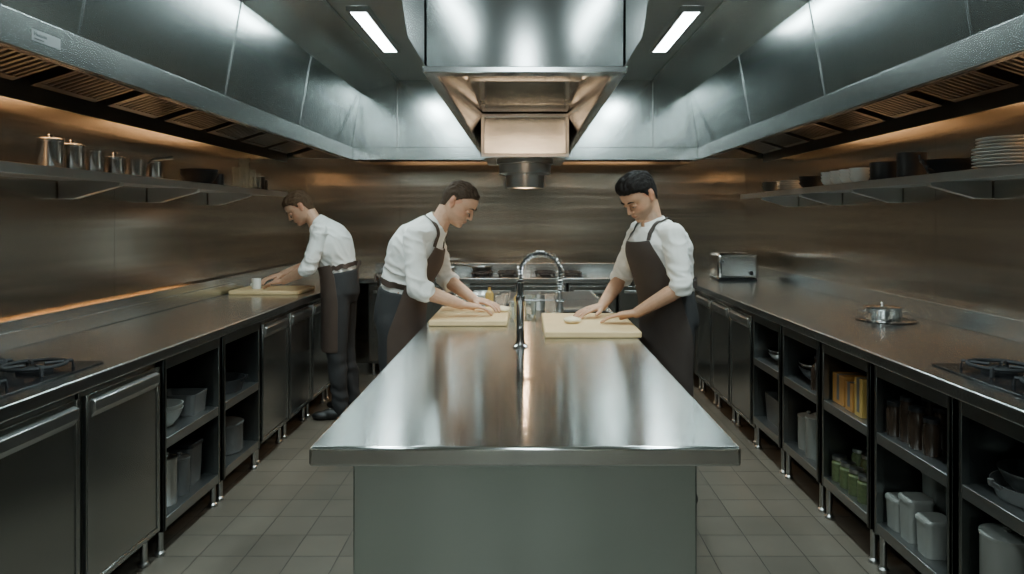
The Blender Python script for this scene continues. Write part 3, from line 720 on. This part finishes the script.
bowl(-1.66, 3.20, Z1, .09, .08, 'plastic', "pale mixing bowl on the cabinet shelf")
bowl(-1.66, 3.20, Z1+.02, .09, .08, 'plastic', "pale mixing bowl on the cabinet shelf")
tub(-1.68, 3.42, Z1, .2, .15, .10, 'greyplastic', None, "dark grey plastic crate")
canister(-1.62, 3.16, Z0, .045, .20, 'satin', True, "tall steel canister in the cabinet", "canister")
canister(-1.62, 3.28, Z0, .045, .16, 'greyplastic', True, "dark plastic canister in the cabinet", "canister")
tub(-1.68, 3.42, Z0, .16, .13, .18, 'greyplastic', 'black', "dark food tub with lid")
pan(-1.68, 3.86, Z1, .13, .07, math.radians(-10), 'iron', "black frying pan on the cabinet shelf", .0)
canister(-1.68, 3.88, Z0, .11, .15, 'greyplastic', True, "dark stock pot with lid in the cabinet", "pot", name="pot")

# ------------------------------------------------------------------ people
def remesh(g, voxel, it=4, fac=.5):
    me = bpy.data.meshes.new("tmp"); me.from_pydata(g.v, [], g.f)
    bm = bmesh.new(); bm.from_mesh(me); bmesh.ops.recalc_face_normals(bm, faces=bm.faces); bm.to_mesh(me); bm.free()
    o = bpy.data.objects.new("tmp", me); COL.objects.link(o)
    r = o.modifiers.new("r", 'REMESH'); r.mode = 'VOXEL'; r.voxel_size = voxel; r.adaptivity = 0
    s = o.modifiers.new("s", 'SMOOTH'); s.factor = fac; s.iterations = it
    dg = bpy.context.evaluated_depsgraph_get(); dg.update()
    res = bpy.data.meshes.new_from_object(o.evaluated_get(dg))
    bpy.data.objects.remove(o); bpy.data.meshes.remove(me)
    return res
def lerp(a, b2, t): return a+(b2-a)*t
def gs(x, w): return math.exp(-(x/w)**2)
def hand(g, W, D, Nn, T, curl=22, spread=1.0, start=8):
    D = V(D).normalized(); Nn = V(Nn); Nn = (Nn-D*Nn.dot(D)).normalized(); T = V(T); T = (T-D*T.dot(D)-Nn*T.dot(Nn)).normalized()
    W = V(W)
    rs = []
    for t, hw, th in ((-.01, .024, .020), (.012, .028, .019), (.04, .038, .018), (.07, .042, .016), (.088, .041, .013), (.094, .034, .008)):
        c = W+D*t
        rs.append([c+T*hw*math.cos(2*math.pi*k/20)+Nn*th*math.sin(2*math.pi*k/20) for k in range(20)])
    g.rings(rs)
    for off, segs, r in ((.031, (.040, .026, .021), .0088), (.0105, (.044, .029, .022), .009), (-.0105, (.041, .027, .021), .0087), (-.031, (.033, .021, .019), .0078)):
        p = W+D*.078+T*off; a = math.radians(start)
        sp = T*off*2.2*spread
        for k, sl in enumerate(segs):
            if k == 0: sl += .012
            d = (D*math.cos(a)+Nn*math.sin(a)+sp).normalized()
            q = p+d*sl
            g.caps(p, q, r*(1-.07*k), r*(1-.07*(k+1)), 10); p = q; a += math.radians(curl+6*k)
    p = W+D*.022+T*.022+Nn*.006
    g.caps(W+D*.02+T*.012, p+D*.015, .016, .015, 10)
    d = (D*.72+T*.62+Nn*.18).normalized()
    q = p+d*.045; g.caps(p, q, .0135, .0105, 10)
    d2 = (D*.92+T*.25+Nn*.2).normalized(); q2 = q+d2*.032; g.caps(q, q2, .0105, .0088, 10)

def tabv(tab, u):
    if u <= tab[0][0]: return tab[0][1]
    for (u0, v0), (u1, v1) in zip(tab, tab[1:]):
        if u <= u1: return lerp(v0, v1, (u-u0)/(u1-u0))
    return tab[-1][1]
tabF = [(-.114, .050), (-.110, .074), (-.100, .088), (-.088, .087), (-.078, .084), (-.068, .090), (-.055, .091), (-.042, .088), (-.020, .085), (.0, .081), (.010, .084), (.024, .094), (.045, .094), (.07, .085), (.09, .068), (.106, .044), (.116, .020), (.120, .0)]
tabB = [(-.114, .0), (-.100, .008), (-.088, .018), (-.075, .032), (-.06, .052), (-.04, .078), (-.01, .096), (.03, .104), (.06, .098), (.085, .082), (.104, .055), (.116, .025), (.120, .003)]
tabW = [(-.114, .015), (-.110, .024), (-.100, .036), (-.085, .050), (-.068, .058), (-.045, .064), (-.02, .070), (.0, .073), (.03, .077), (.055, .075), (.08, .065), (.10, .046), (.113, .024), (.120, .004)]

def person(P):
    pel, wai, che, nek = [V(P[k]) for k in ('pelvis', 'waist', 'chest', 'neck')]
    shL, shR = V(P['shL']), V(P['shR'])
    Sp = V(P['pside']).normalized(); Ss = (shL-shR).normalized()
    ctl = []
    def sec(c, S, U, rw, rd, back=0):
        U = U.normalized(); S = (S-U*S.dot(U)).normalized(); F = S.cross(U).normalized()
        return [c-F*back, S, F, U, rw, rd]
    ctl.append(sec(pel+V((0, 0, -.10)), Sp, V((0, 0, 1)), .125, .095))
    ctl.append(sec(pel+V((0, 0, -.03)), Sp, V((0, 0, 1)), .160, .112, .004))
    ctl.append(sec(pel+V((0, 0, .05)), Sp, (wai-pel), .152, .108))
    ctl.append(sec(wai, Sp.lerp(Ss, .3), (che-pel), .142, .110))
    ctl.append(sec(wai.lerp(che, .5), Sp.lerp(Ss, .55), (che-wai), .157, .121))
    ctl.append(sec(che, Sp.lerp(Ss, .85), (nek-wai), .173, .132))
    shc = (shL+shR)/2
    ctl.append(sec(shc.lerp(che, .25), Ss, (nek-che), .162, .112))
    ctl.append(sec(nek.lerp(shc, .6), Ss, (nek-che), .105, .080))
    ctl.append(sec(nek, Ss, (nek-che), .060, .058))
    def tor(t):
        x = t*(len(ctl)-1); k = min(int(x), len(ctl)-2); q = x-k; A, B = ctl[k], ctl[k+1]
        return [A[0].lerp(B[0], q), A[1].lerp(B[1], q).normalized(), A[2].lerp(B[2], q).normalized(), A[3].lerp(B[3], q).normalized(), lerp(A[4], B[4], q), lerp(A[5], B[5], q)]
    def pt(s, a, e=0):
        c, S, F, U, rw, rd = s
        ca, sa = math.cos(a), math.sin(a); pw = .86
        return c+F*(rd+e)*math.copysign(abs(ca)**pw, ca)+S*(rw+e)*math.copysign(abs(sa)**pw, sa)
    def torso(g, e0, t0=0, t1=1, n=28, e1=None):
        rs = []
        if e1 is None: e1 = e0
        for k in range(19):
            s = tor(lerp(t0, t1, k/18)); e = lerp(e0, e1, min(1, k/6)); rs.append([pt(s, 2*math.pi*i/n, e) for i in range(n)])
        g.rings(rs)
    arms = {s: (V(P['sh'+s]), V(P['el'+s]), V(P['wr'+s])) for s in 'LR'}
    legs = {s: (V(P['hip'+s]), V(P['kn'+s]), V(P['an'+s])) for s in 'LR'}
    hc = V(P['head']); hf = V(P['hf']).normalized(); hu = V((0, 0, 1)); hu = (hu-hf*hu.dot(hf)).normalized()
    hs = hu.cross(hf).normalized(); hsc = P.get('hs', 1.0)
    def hp(s, f, u): return hc+(hs*s+hf*f+hu*u)*hsc
    g = G()
    torso(g, 0)
    rs = []; NU = 46; NT = 56
    for j in range(NU+1):
        ph = math.pi*j/NU; u = .003-.117*math.cos(ph)
        r_ = []
        F_ = tabv(tabF, u); B_ = tabv(tabB, u); W_ = tabv(tabW, u); mid = -.010
        for i in range(NT):
            a = 2*math.pi*i/NT; c_, s_ = math.cos(a), math.sin(a)
            if c_ >= 0:
                p = 2.3; L = ((c_/max(F_-mid, .003))**p+(abs(s_)/max(W_, .003))**p)**(-1/p)
            else:
                p = 2.1; L = ((-c_/max(B_+mid, .003))**p+(abs(s_)/max(W_, .003))**p)**(-1/p)
            x = s_*L; f = mid+c_*L
            if c_ > 0:
                ax = abs(x)
                f -= .010*gs(ax-.031, .015)*gs(u-.000, .013)
                f += .0050*gs(ax-.028, .016)*gs(u-.021, .008)
                f += .005*gs(ax-.042, .014)*gs(u+.024, .014)
                f -= .005*gs(ax-.040, .012)*gs(u+.060, .016)
                f += .003*gs(ax, .018)*gs(u+.100, .01)
            r_.append(hp(x, f, u))
        rs.append(r_)
    g.rings(rs)
    def he(s, f, u, a, b2, c): g.ell(hp(s, f, u), hs*a*hsc, hf*b2*hsc, hu*c*hsc)
    g.chain([hp(0, .086, .016), hp(0, .094, .0), hp(0, .103, -.018), hp(0, .107, -.029)], [.008*hsc, .0075*hsc, .0085*hsc, .0095*hsc])
    for s in (-1, 1):
        he(s*.0105, .095, -.032, .0075, .010, .0070)
        he(s*.031, .0800, .000, .0135, .0095, .0085)
        g.ell(hp(s*.077, -.012, -.004), (hs*.006*s+hf*.003)*hsc, (hf*.016-hu*.003)*hsc, (hu*.030-hf*.006)*hsc)
        g.ell(hp(s*.082, -.018, .008), (hs*.0055)*hsc, hf*.014*hsc, hu*.019*hsc)
    he(0, .090, -.0575, .021, .007, .0045)
    he(0, .0885, -.0665, .018, .0075, .005)
    g.chain([hp(0, -.035, -.03), hp(0, -.02, -.075).lerp(nek, .5), nek-V((0, 0, .03))], [.052, .052, .060])
    g.caps(hp(0, .005, -.072), nek, .036, .046)
    for s, sgn in (('L', 1), ('R', -1)):
        a, b2, c = arms[s]
        g.caps(nek+Ss*sgn*.03-V((0, 0, .045)), a, .044, .048)
        g.chain([a, a.lerp(b2, .45), b2], [.047, .043, .036])
        g.chain([b2, b2.lerp(c, .28), b2.lerp(c, .7), c], [.038, .041, .033, .026])
        hd = P['hand'+s]; hand(g, c, hd[0], hd[1], hd[2], hd[3] if len(hd) > 3 else 20)
        h, k_, an = legs[s]
        g.chain([h, h.lerp(k_, .5), k_], [.080, .070, .055]); g.chain([k_, k_.lerp(an, .3), an], [.053, .056, .036])
        ft = V(P['toe'+s]); g.caps(an+V((0, 0, -.05)), ft+V((0, 0, .005)), .03, .024)
    me = remesh(g, .0036, 2, .5)
    col = me.color_attributes.new("tint", 'FLOAT_COLOR', 'POINT')
    sk = V(P['skin']); loc_cache = []; dark = V((.10, .075, .06))
    for i, v in enumerate(me.vertices):
        d = (v.co-hc)/hsc; s, f, u = d.dot(hs), d.dot(hf), d.dot(hu); loc_cache.append((s, f, u))
        c = V(sk)
        if d.length < .2:
            m_ = gs(abs(s)/.021, 1)*gs((u+.062)/.009, 1) if f > .075 else 0
            c = c.lerp(V((sk.x*.72, sk.y*.48, sk.z*.45)), min(1, max(0, m_*1.6-.35)))
            if f > .07 and abs(s) < .021: c = c*(1-.6*gs((u+.0618)/.0016, 1))
            ck = gs((abs(s)-.045)/.018, 1)*gs((u+.025)/.02, 1) if f > .03 else 0
            c = c.lerp(V((sk.x*1.0, sk.y*.80, sk.z*.75)), ck*.7)
            st = P.get('stubble', 0)
            k = max(0, min(1, (-.040-u)/.015))*max(0, min(1, (f+.005)/.02))
            k = max(k, gs(s/.024, 1)*gs((u+.049)/.006, 1) if f > .07 else 0)
            if d.length > .06 and nek.z+.01 < v.co.z: c = c.lerp(dark, k*st*(1-min(1, m_*1.6)))
            if abs(s) > .072 and -.045 < u < .035: c = V((sk.x*1.0, sk.y*.8, sk.z*.75))
        col.data[i].color = (c.x, c.y, c.z, 1)
    base = V((pel.x, pel.y, 0.0))
    hl_ = P['hairline']
    def hline(f):
        for (f0, u0), (f1, u1) in zip(hl_, hl_[1:]):
            if f <= f1: return lerp(u0, u1, max(0, min(1, (f-f0)/(f1-f0))))
        return hl_[-1][1]
    nv = len(me.vertices); vsel = [False]*nv; marg = [0.0]*nv
    for i, (s, f, u) in enumerate(loc_cache):
        if abs(s) < .1 and abs(f) < .13 and -.11 < u < .14:
            if abs(s) > .0765 and -.045 < f < .012 and u < .030: continue
            m_ = u-hline(f)+.005*noise.noise(V((s, f, u))*70)
            if m_ > 0: vsel[i] = True; marg[i] = m_
    idx = {}; hv = []; hfc = []
    for p in me.polygons:
        if all(vsel[k] for k in p.vertices):
            for k in p.vertices:
                if k not in idx:
                    idx[k] = len(hv); v = me.vertices[k]; s, f, u = loc_cache[k]
                    fall = min(1, marg[k]/.018); fall = fall*(2-fall)
                    q = max(0, min(1, (u-.02)/.07)); q = q*q*(3-2*q)
                    th = lerp(P['hairside'], P['hairtop'], q)
                    if f > -.03: th += P.get('quiff', 0)*max(0, min(1, (u-.05)/.04))*min(1, (f+.03)/.06)
                    th *= fall
                    th += (.008*noise.noise(V((s*120, f*30, u*50)))*(.3+q)+.0025*noise.noise(V((s*260, f*80, u*120))))*fall
                    hv.append(v.co+v.normal*max(th, .0012)*hsc)
            hfc.append(tuple(idx[k] for k in p.vertices))
    for v in me.vertices: v.co -= base
    body = finish(me, "person", 'skin', None, base, sharp=180, label=P['label'], cat="person")
    hm = bpy.data.meshes.new("hair"); hm.from_pydata([p-hc for p in hv], [], hfc)
    finish(hm, "hair", P['hairmat'], body, hc, sharp=180)
    for s in (-1, 1):
        ey = G().ell(hp(s*.031, .0845, -.0065), hs*.0095*hsc, hf*.0055*hsc, hu*.0026*hsc, 14, 8).obj("eye", 'eye', parent=body, sharp=180)
        G().ell(hp(s*.030, .0886, -.0070), hs*.0046*hsc, hf*.0018*hsc, hu*.0024*hsc, 12, 6).obj("iris", 'iris', parent=ey, sharp=180)
        G().tube([hp(s*.019, .0865, -.006), hp(s*.025, .0905, -.0045), hp(s*.033, .0905, -.0043), hp(s*.044, .080, -.007)], [.0008, .0015, .0015, .0008], 6).obj("eyelash", 'iris', parent=body)
        G().tube([hp(s*.013, .0955, .021), hp(s*.024, .0970, .0265), hp(s*.036, .0930, .0275), hp(s*.049, .080, .021)], [.0028, .0040, .0034, .001], 8).obj("eyebrow", P['hairmat'], parent=body)
    # ---- shirt
    g = G(); torso(g, -.002, .24, .975, e1=.015)
    for s, sgn in (('L', 1), ('R', -1)):
        a, b2, c = arms[s]
        g.caps(nek+Ss*sgn*.035-V((0, 0, .047)), a, .050, .057)
        g.chain([a, a.lerp(b2, .5), b2], [.058, .055, .050])
        sl = P['sleeve']
        if sl > 0:
            e2 = b2.lerp(c, sl); g.chain([b2, e2], [.050, .048]); dd = (c-b2).normalized()
        else:
            dd = (b2-a).normalized(); e2 = b2-dd*.005
        u_, w_ = frame_for(dd)
        rs = [[e2+dd*t+(u_*math.cos(2*math.pi*k/16)+w_*math.sin(2*math.pi*k/16))*r for k in range(16)] for t, r in ((-.03, .050), (-.024, .055), (.018, .054), (.022, .048))]
        g.rings(rs)
    sm = remesh(g, .0058, 4, .5)
    sm.update()
    disp = []
    for v in sm.vertices:
        p = v.co; sd = P['seed']
        wp = V((noise.noise(p*6+V((sd, 0, 0))), noise.noise(p*6+V((0, sd, 0))), noise.noise(p*6+V((0, 0, sd)))))*.05
        q = p+wp
        near = 0
        for ss in 'LR':
            near = max(near, gs((p-arms[ss][1]).length/.11, 1)); near = max(near, .7*gs((p-arms[ss][0]).length/.10, 1))
        near = max(near, gs((p-wai).dot(ctl[3][3])/.11, 1)*.9)
        n1 = noise.noise(V((q.x*7, q.y*7, q.z*5))+V((sd, 0, 0)))
        rdg = 1-abs(noise.noise(V((q.x*12+q.z*12, q.y*12-q.z*6, q.z*13))+V((0, sd, 0))))*3.2
        k = 1-.9*gs((p-nek).length/.11, 1); k *= max(0, min(1, (p.z-pel.z-.04)/.08))
        disp.append(p+v.normal*k*(.005*n1+(.0035+.0065*near)*max(-.4, rdg)))
    for v, d in zip(sm.vertices, disp): v.co = d
    sv = [v.co.copy() for v in sm.vertices]; sf = [tuple(p.vertices) for p in sm.polygons]
    bv1 = BVHTree.FromPolygons(sv, sf)
    for v in sm.vertices: v.co -= wai
    shirt = finish(sm, "shirt", 'shirt', body, wai, sharp=180, label="white shirt with rolled sleeves")
    nd = (hp(0, -.02, -.07)-nek).normalized(); cS = Ss; cF2 = cS.cross(nd).normalized()
    rs = []
    for t, r in ((-.030, .078), (-.004, .072), (.022, .064), (.026, .062), (.024, .059), (-.030, .062)):
        ring_ = []
        for k in range(29):
            a = math.radians(20+(360-40)*k/28); d = cF2*math.cos(a)+cS*math.sin(a)
            ring_.append(nek+nd*(t-.020*max(0, math.cos(a))-.002)+d*r)
        rs.append(ring_)
    gg = G(); nR = len(rs)
    for r_ in rs: gg.v += r_
    for k in range(nR):
        k2 = (k+1) % nR
        for i in range(28): gg.f.append((k*29+i, k*29+i+1, k2*29+i+1, k2*29+i))
    gg.f.append(tuple(k*29 for k in range(nR))); gg.f.append(tuple(k*29+28 for k in reversed(range(nR))))
    gg.obj("collar", 'shirt', parent=shirt, sharp=60)
    # ---- trousers (shirt is tucked in)
    g = G(); torso(g, .017, 0, .325)
    for s in 'LR':
        h, k_, an = legs[s]
        g.chain([h, h.lerp(k_, .5), k_], [.093, .086, .074]); g.chain([k_, k_.lerp(an, .5), an+V((0, 0, -.02))], [.072, .066, .056])
    tm = remesh(g, .009, 3, .5); tm.update()
    disp = [v.co+v.normal*(.005*noise.noise(V((v.co.x*7, v.co.y*7, v.co.z*8))+V((P['seed'], 5, 0)))+.006*math.sin(v.co.z*45+6*noise.noise(v.co*6))*max(0, 1-abs(v.co.z-.25)/.3)) for v in tm.vertices]
    for v, d in zip(tm.vertices, disp): v.co = d; v.co.z = max(v.co.z, .03)
    o0 = len(sv); sv += [v.co.copy() for v in tm.vertices]; sf += [tuple(k+o0 for k in p.vertices) for p in tm.polygons]
    for v in tm.vertices: v.co -= pel
    finish(tm, "trousers", 'trouser', body, pel, sharp=180)
    bv2 = BVHTree.FromPolygons(sv, sf)
    for s in 'LR':
        an = V((legs[s][2].x, legs[s][2].y, 0)); to = V((P['toe'+s][0], P['toe'+s][1], 0)); d = (to-an).normalized(); sd = V((-d.y, d.x, 0))
        g = G(); g.ell(an-d*.015+V((0, 0, .045)), d*.055, sd*.042, V((0, 0, .05)))
        g.ell(an+d*.06+V((0, 0, .035)), d*.09, sd*.044, V((0, 0, .045)))
        g.ell(to+d*(-.01)+V((0, 0, .028)), d*.075, sd*.048, V((0, 0, .034)))
        sh = remesh(g, .006, 3, .5)
        for v in sh.vertices:
            v.co.z = max(v.co.z, .001); v.co -= an
        finish(sh, "shoe", 'shoe', body, an, sharp=60)
    # ---- apron
    def clear(c, d, r0, tree, off):
        hit = tree.ray_cast(c+d*.30, -d, .30)
        if hit[0] is not None: return max(r0, min((hit[0]-c).length+off, r0+.05))
        return r0
    bib = P.get('bib', True)
    nc = 29; rows = []; tb0, tb1 = (.80 if bib else .40), .34
    gt = G(); torso(gt, .021, .1, .985); bvT = BVHTree.FromPolygons(gt.v, gt.f)
    for k in range(13 if bib else 4):
        q = k/12 if bib else 1; t = lerp(tb0, tb1, q) if bib else lerp(tb0, tb1, k/3); s = tor(t); am = math.radians(lerp(40, 84, q**1.3)); r_ = []
        for i in range(nc):
            a = lerp(-am, am, i/(nc-1)); r_.append(pt(s, a, .032 if q < .8 else .034))
        rows.append(r_)
    s = tor(tb1); c0 = s[0]; zh = V((0, 0, 1)); Fh = Sp.cross(zh).normalized()
    Sh = Sp.copy(); Sh.z = 0; Sh.normalize()
    zend = P['apronz']; nr = 18; z0 = c0.z-.03
    for k in range(nr):
        q = k/(nr-1); z = lerp(z0, zend, q); m_ = min(1, q*3)
        c = V((lerp(c0.x, pel.x, m_), lerp(c0.y, pel.y, m_), z))
        am = math.radians(lerp(88, P.get('apronang', 104), m_)); r_ = []
        for i in range(nc):
            a = lerp(-am, am, i/(nc-1)); d = (Fh*math.cos(a)+Sh*math.sin(a))
            rb = 1/math.sqrt((math.cos(a)/(.136+.008*m_))**2+(math.sin(a)/(.178+.008*q))**2)
            rr = clear(c, d, rb, bv2 if q > .12 else bvT, .010)+.007*math.sin(a*6+P['seed']+q)*q
            r_.append(c+d*rr)
        rows.append(r_)
    ag = G(); NR = len(rows); grid = rows
    for it in range(3):
        ng = [[p.copy() for p in r_] for r_ in grid]
        for k in range(1, NR-1):
            for i in range(1, nc-1):
                ng[k][i] = (grid[k][i]*2+grid[k][i-1]+grid[k][i+1]+grid[k-1][i]+grid[k+1][i])/6
        grid = ng
    for r_ in grid: ag.v += r_
    for k in range(NR-1):
        for i in range(nc-1): ag.f.append((k*nc+i, k*nc+i+1, (k+1)*nc+i+1, (k+1)*nc+i))
    ap = ag.obj("apron", P['apronmat'], parent=body, sharp=180, fixn=False, label=P['apronlabel'])
    so = ap.modifiers.new("solid", 'SOLIDIFY'); so.thickness = .004; so.offset = 0
    sb = ap.modifiers.new("sub", 'SUBSURF'); sb.levels = 1; sb.render_levels = 1
    def ribbon(name, pts, w, tree, off=.006):
        vs = []; pr = []
        for p in pts:
            r = tree.find_nearest(V(p)); pr.append((r[0]+r[1]*off, r[1]))
        for i, (p, n) in enumerate(pr):
            t = (pr[min(i+1, len(pr)-1)][0]-pr[max(i-1, 0)][0]).normalized(); wd = t.cross(n).normalized()
            vs += [[p+wd*w/2-n*.001, p-wd*w/2-n*.001, p-wd*w/2+n*.003, p+wd*w/2+n*.003]]
        return G().rings(vs).obj(name, P['apronmat'], parent=ap, sharp=60)
    def bez(pts, n):
        out = []
        for k in range(n+1):
            x = k/n*(len(pts)-1); i = min(int(x), len(pts)-2); q = x-i
            p0 = pts[max(i-1, 0)]; p1 = pts[i]; p2 = pts[i+1]; p3 = pts[min(i+2, len(pts)-1)]
            out.append(.5*((2*p1)+(p2-p0)*q+(2*p0-5*p1+4*p2-p3)*q*q+(3*p1-3*p2+p3-p0)*q**3))
        return out
    S9 = ctl[-1]
    if bib:
        for sgn in (-1, 1):
            cr = pt(tor(.79), math.radians(sgn*38), .022)
            ribbon("neck_strap", bez([cr, pt(tor(.89), math.radians(sgn*48), .02), nek+Ss*sgn*.078+V((0, 0, -.005)), nek-S9[2]*.07+Ss*sgn*.035+V((0, 0, -.01)), nek-S9[2]*.08+V((0, 0, -.02))], 26), .024, bv1, .007)
    s = tor(.36); ribbon("waist_tie", [pt(s, math.radians(70+220*k/40), .03) for k in range(41)], .034, bv2, .006)
    bk = pt(s, math.pi, .032); Fb = s[2]
    G().tube([bk, bk-Fb*.012+Sp*.04+V((0, 0, .015)), bk-Fb*.012+Sp*.045-V((0, 0, .018)), bk, bk-Fb*.012-Sp*.04+V((0, 0, .015)), bk-Fb*.012-Sp*.045-V((0, 0, .018)), bk], .005, 8).tube([bk, bk-Fb*.004+Sp*.02-V((0, 0, .10)), bk+Fb*.002+Sp*.03-V((0, 0, .2))], .005, 8).obj("bow", P['apronmat'], parent=ap)
    return body

HL = [(-.12, -.062), (-.07, -.066), (-.040, -.050), (-.030, .0), (.002, .004), (.014, .012), (.026, .038), (.050, .054), (.07, .062), (.12, .066)]
HB = [(-.12, -.058), (-.07, -.062), (-.040, -.046), (-.030, .004), (.0, .012), (.014, .03), (.03, .048), (.055, .065), (.08, .076), (.12, .08)]
person(dict(label="cook in white shirt and dark apron pressing dough on a board", seed=3.1, skin=(.52, .29, .18), stubble=.45, hairmat='hair_c', hairside=.005, hairtop=.013, quiff=.012, hairline=HL,
    pelvis=(.745, 3.62, .95), waist=(.725, 3.61, 1.12), chest=(.695, 3.60, 1.29), neck=(.655, 3.59, 1.43), pside=(.25, -.97, 0),
    shL=(.725, 3.435, 1.365), shR=(.61, 3.755, 1.375), elL=(.755, 3.38, 1.115), elR=(.530, 3.85, 1.12), wrL=(.545, 3.42, .986), wrR=(.405, 3.70, .984),
    handL=((-.96, .22, -.13), (0, -.1, -1), (0.2, 1, 0), 9), handR=((-.82, -.52, -.13), (0, 0, -1), (.5, -1, 0), 9),
    hipL=(.765, 3.53, .90), hipR=(.725, 3.71, .90), knL=(.755, 3.51, .49), knR=(.73, 3.73, .49), anL=(.80, 3.50, .09), anR=(.79, 3.74, .09),
    toeL=(.66, 3.46, .03), toeR=(.65, 3.72, .03), head=(.585, 3.575, 1.56), hf=(-.70, -.44, -.62), sleeve=0.0, apronz=.42, apronmat='apron2', apronlabel="dark brown bib apron"))
person(dict(label="cook in white shirt and brown apron bending over a board", seed=7.7, skin=(.56, .32, .21), stubble=.15, hairmat='hair_b', hairside=.003, hairtop=.007, hairline=HB,
    pelvis=(-.695, 3.85, .93), waist=(-.665, 3.85, 1.10), chest=(-.60, 3.85, 1.27), neck=(-.485, 3.85, 1.425), pside=(-.1, 1, 0),
    shL=(-.53, 4.03, 1.355), shR=(-.580, 3.68, 1.35), elL=(-.47, 4.09, 1.10), elR=(-.555, 3.61, 1.085), wrL=(-.285, 3.93, .992), wrR=(-.335, 3.68, .994),
    handL=((.85, -.45, -.12), (0, 0, -1), (-.4, -1, 0), 16), handR=((.92, .30, -.14), (0, 0, -1), (-.3, 1, 0), 16),
    hipL=(-.695, 3.945, .89), hipR=(-.705, 3.755, .89), knL=(-.67, 3.95, .48), knR=(-.685, 3.73, .48), anL=(-.76, 3.96, .09), anR=(-.78, 3.72, .09),
    toeL=(-.62, 3.98, .03), toeR=(-.64, 3.70, .03), head=(-.365, 3.845, 1.53), hf=(.80, -.18, -.60), sleeve=.18, apronz=.42, apronmat='apron', apronlabel="brown canvas bib apron"))
person(dict(label="cook in white shirt and dark apron working at the side worktop", seed=1.3, skin=(.54, .30, .19), stubble=.1, hairmat='hair_a', hairside=.006, hairtop=.012, hairline=HL, bib=False, apronang=92,
    pelvis=(-1.365, 5.2, .93), waist=(-1.385, 5.2, 1.10), chest=(-1.435, 5.2, 1.265), neck=(-1.54, 5.2, 1.415), pside=(.1, -1, 0),
    shL=(-1.475, 5.02, 1.35), shR=(-1.50, 5.38, 1.355), elL=(-1.53, 4.96, 1.095), elR=(-1.59, 5.42, 1.12), wrL=(-1.745, 5.06, .995), wrR=(-1.845, 5.31, 1.02),
    handL=((-.9, .30, -.12), (0, .2, -1), (.3, 1, 0), 18), handR=((-.72, -.66, -.16), (-.3, -.3, -1), (.4, -1, 0), 18),
    hipL=(-1.365, 5.105, .89), hipR=(-1.365, 5.295, .89), knL=(-1.37, 5.08, .48), knR=(-1.37, 5.32, .48), anL=(-1.33, 5.06, .09), anR=(-1.31, 5.34, .09),
    toeL=(-1.47, 5.04, .03), toeR=(-1.45, 5.34, .03), head=(-1.67, 5.19, 1.525), hf=(-.76, -.22, -.60), sleeve=.12, apronz=.48, apronmat='apron', apronlabel="brown canvas waist apron"))

# ------------------------------------------------------------------ world + camera
w = bpy.data.worlds.new("world"); scene.world = w; w.use_nodes = True
w.node_tree.nodes["Background"].inputs[0].default_value = (.5, .6, .65, 1); w.node_tree.nodes["Background"].inputs[1].default_value = .3
cd = bpy.data.cameras.new("camera"); cam = bpy.data.objects.new("camera", cd); COL.objects.link(cam)
cam.location = (0, 0, H); cam.rotation_euler = (math.pi/2, 0, 0)
cd.sensor_width = 36; cd.lens = 36*700/1024; cd.shift_x = -13/1024; cd.shift_y = -69/1024; cd.clip_start = .05
scene.camera = cam
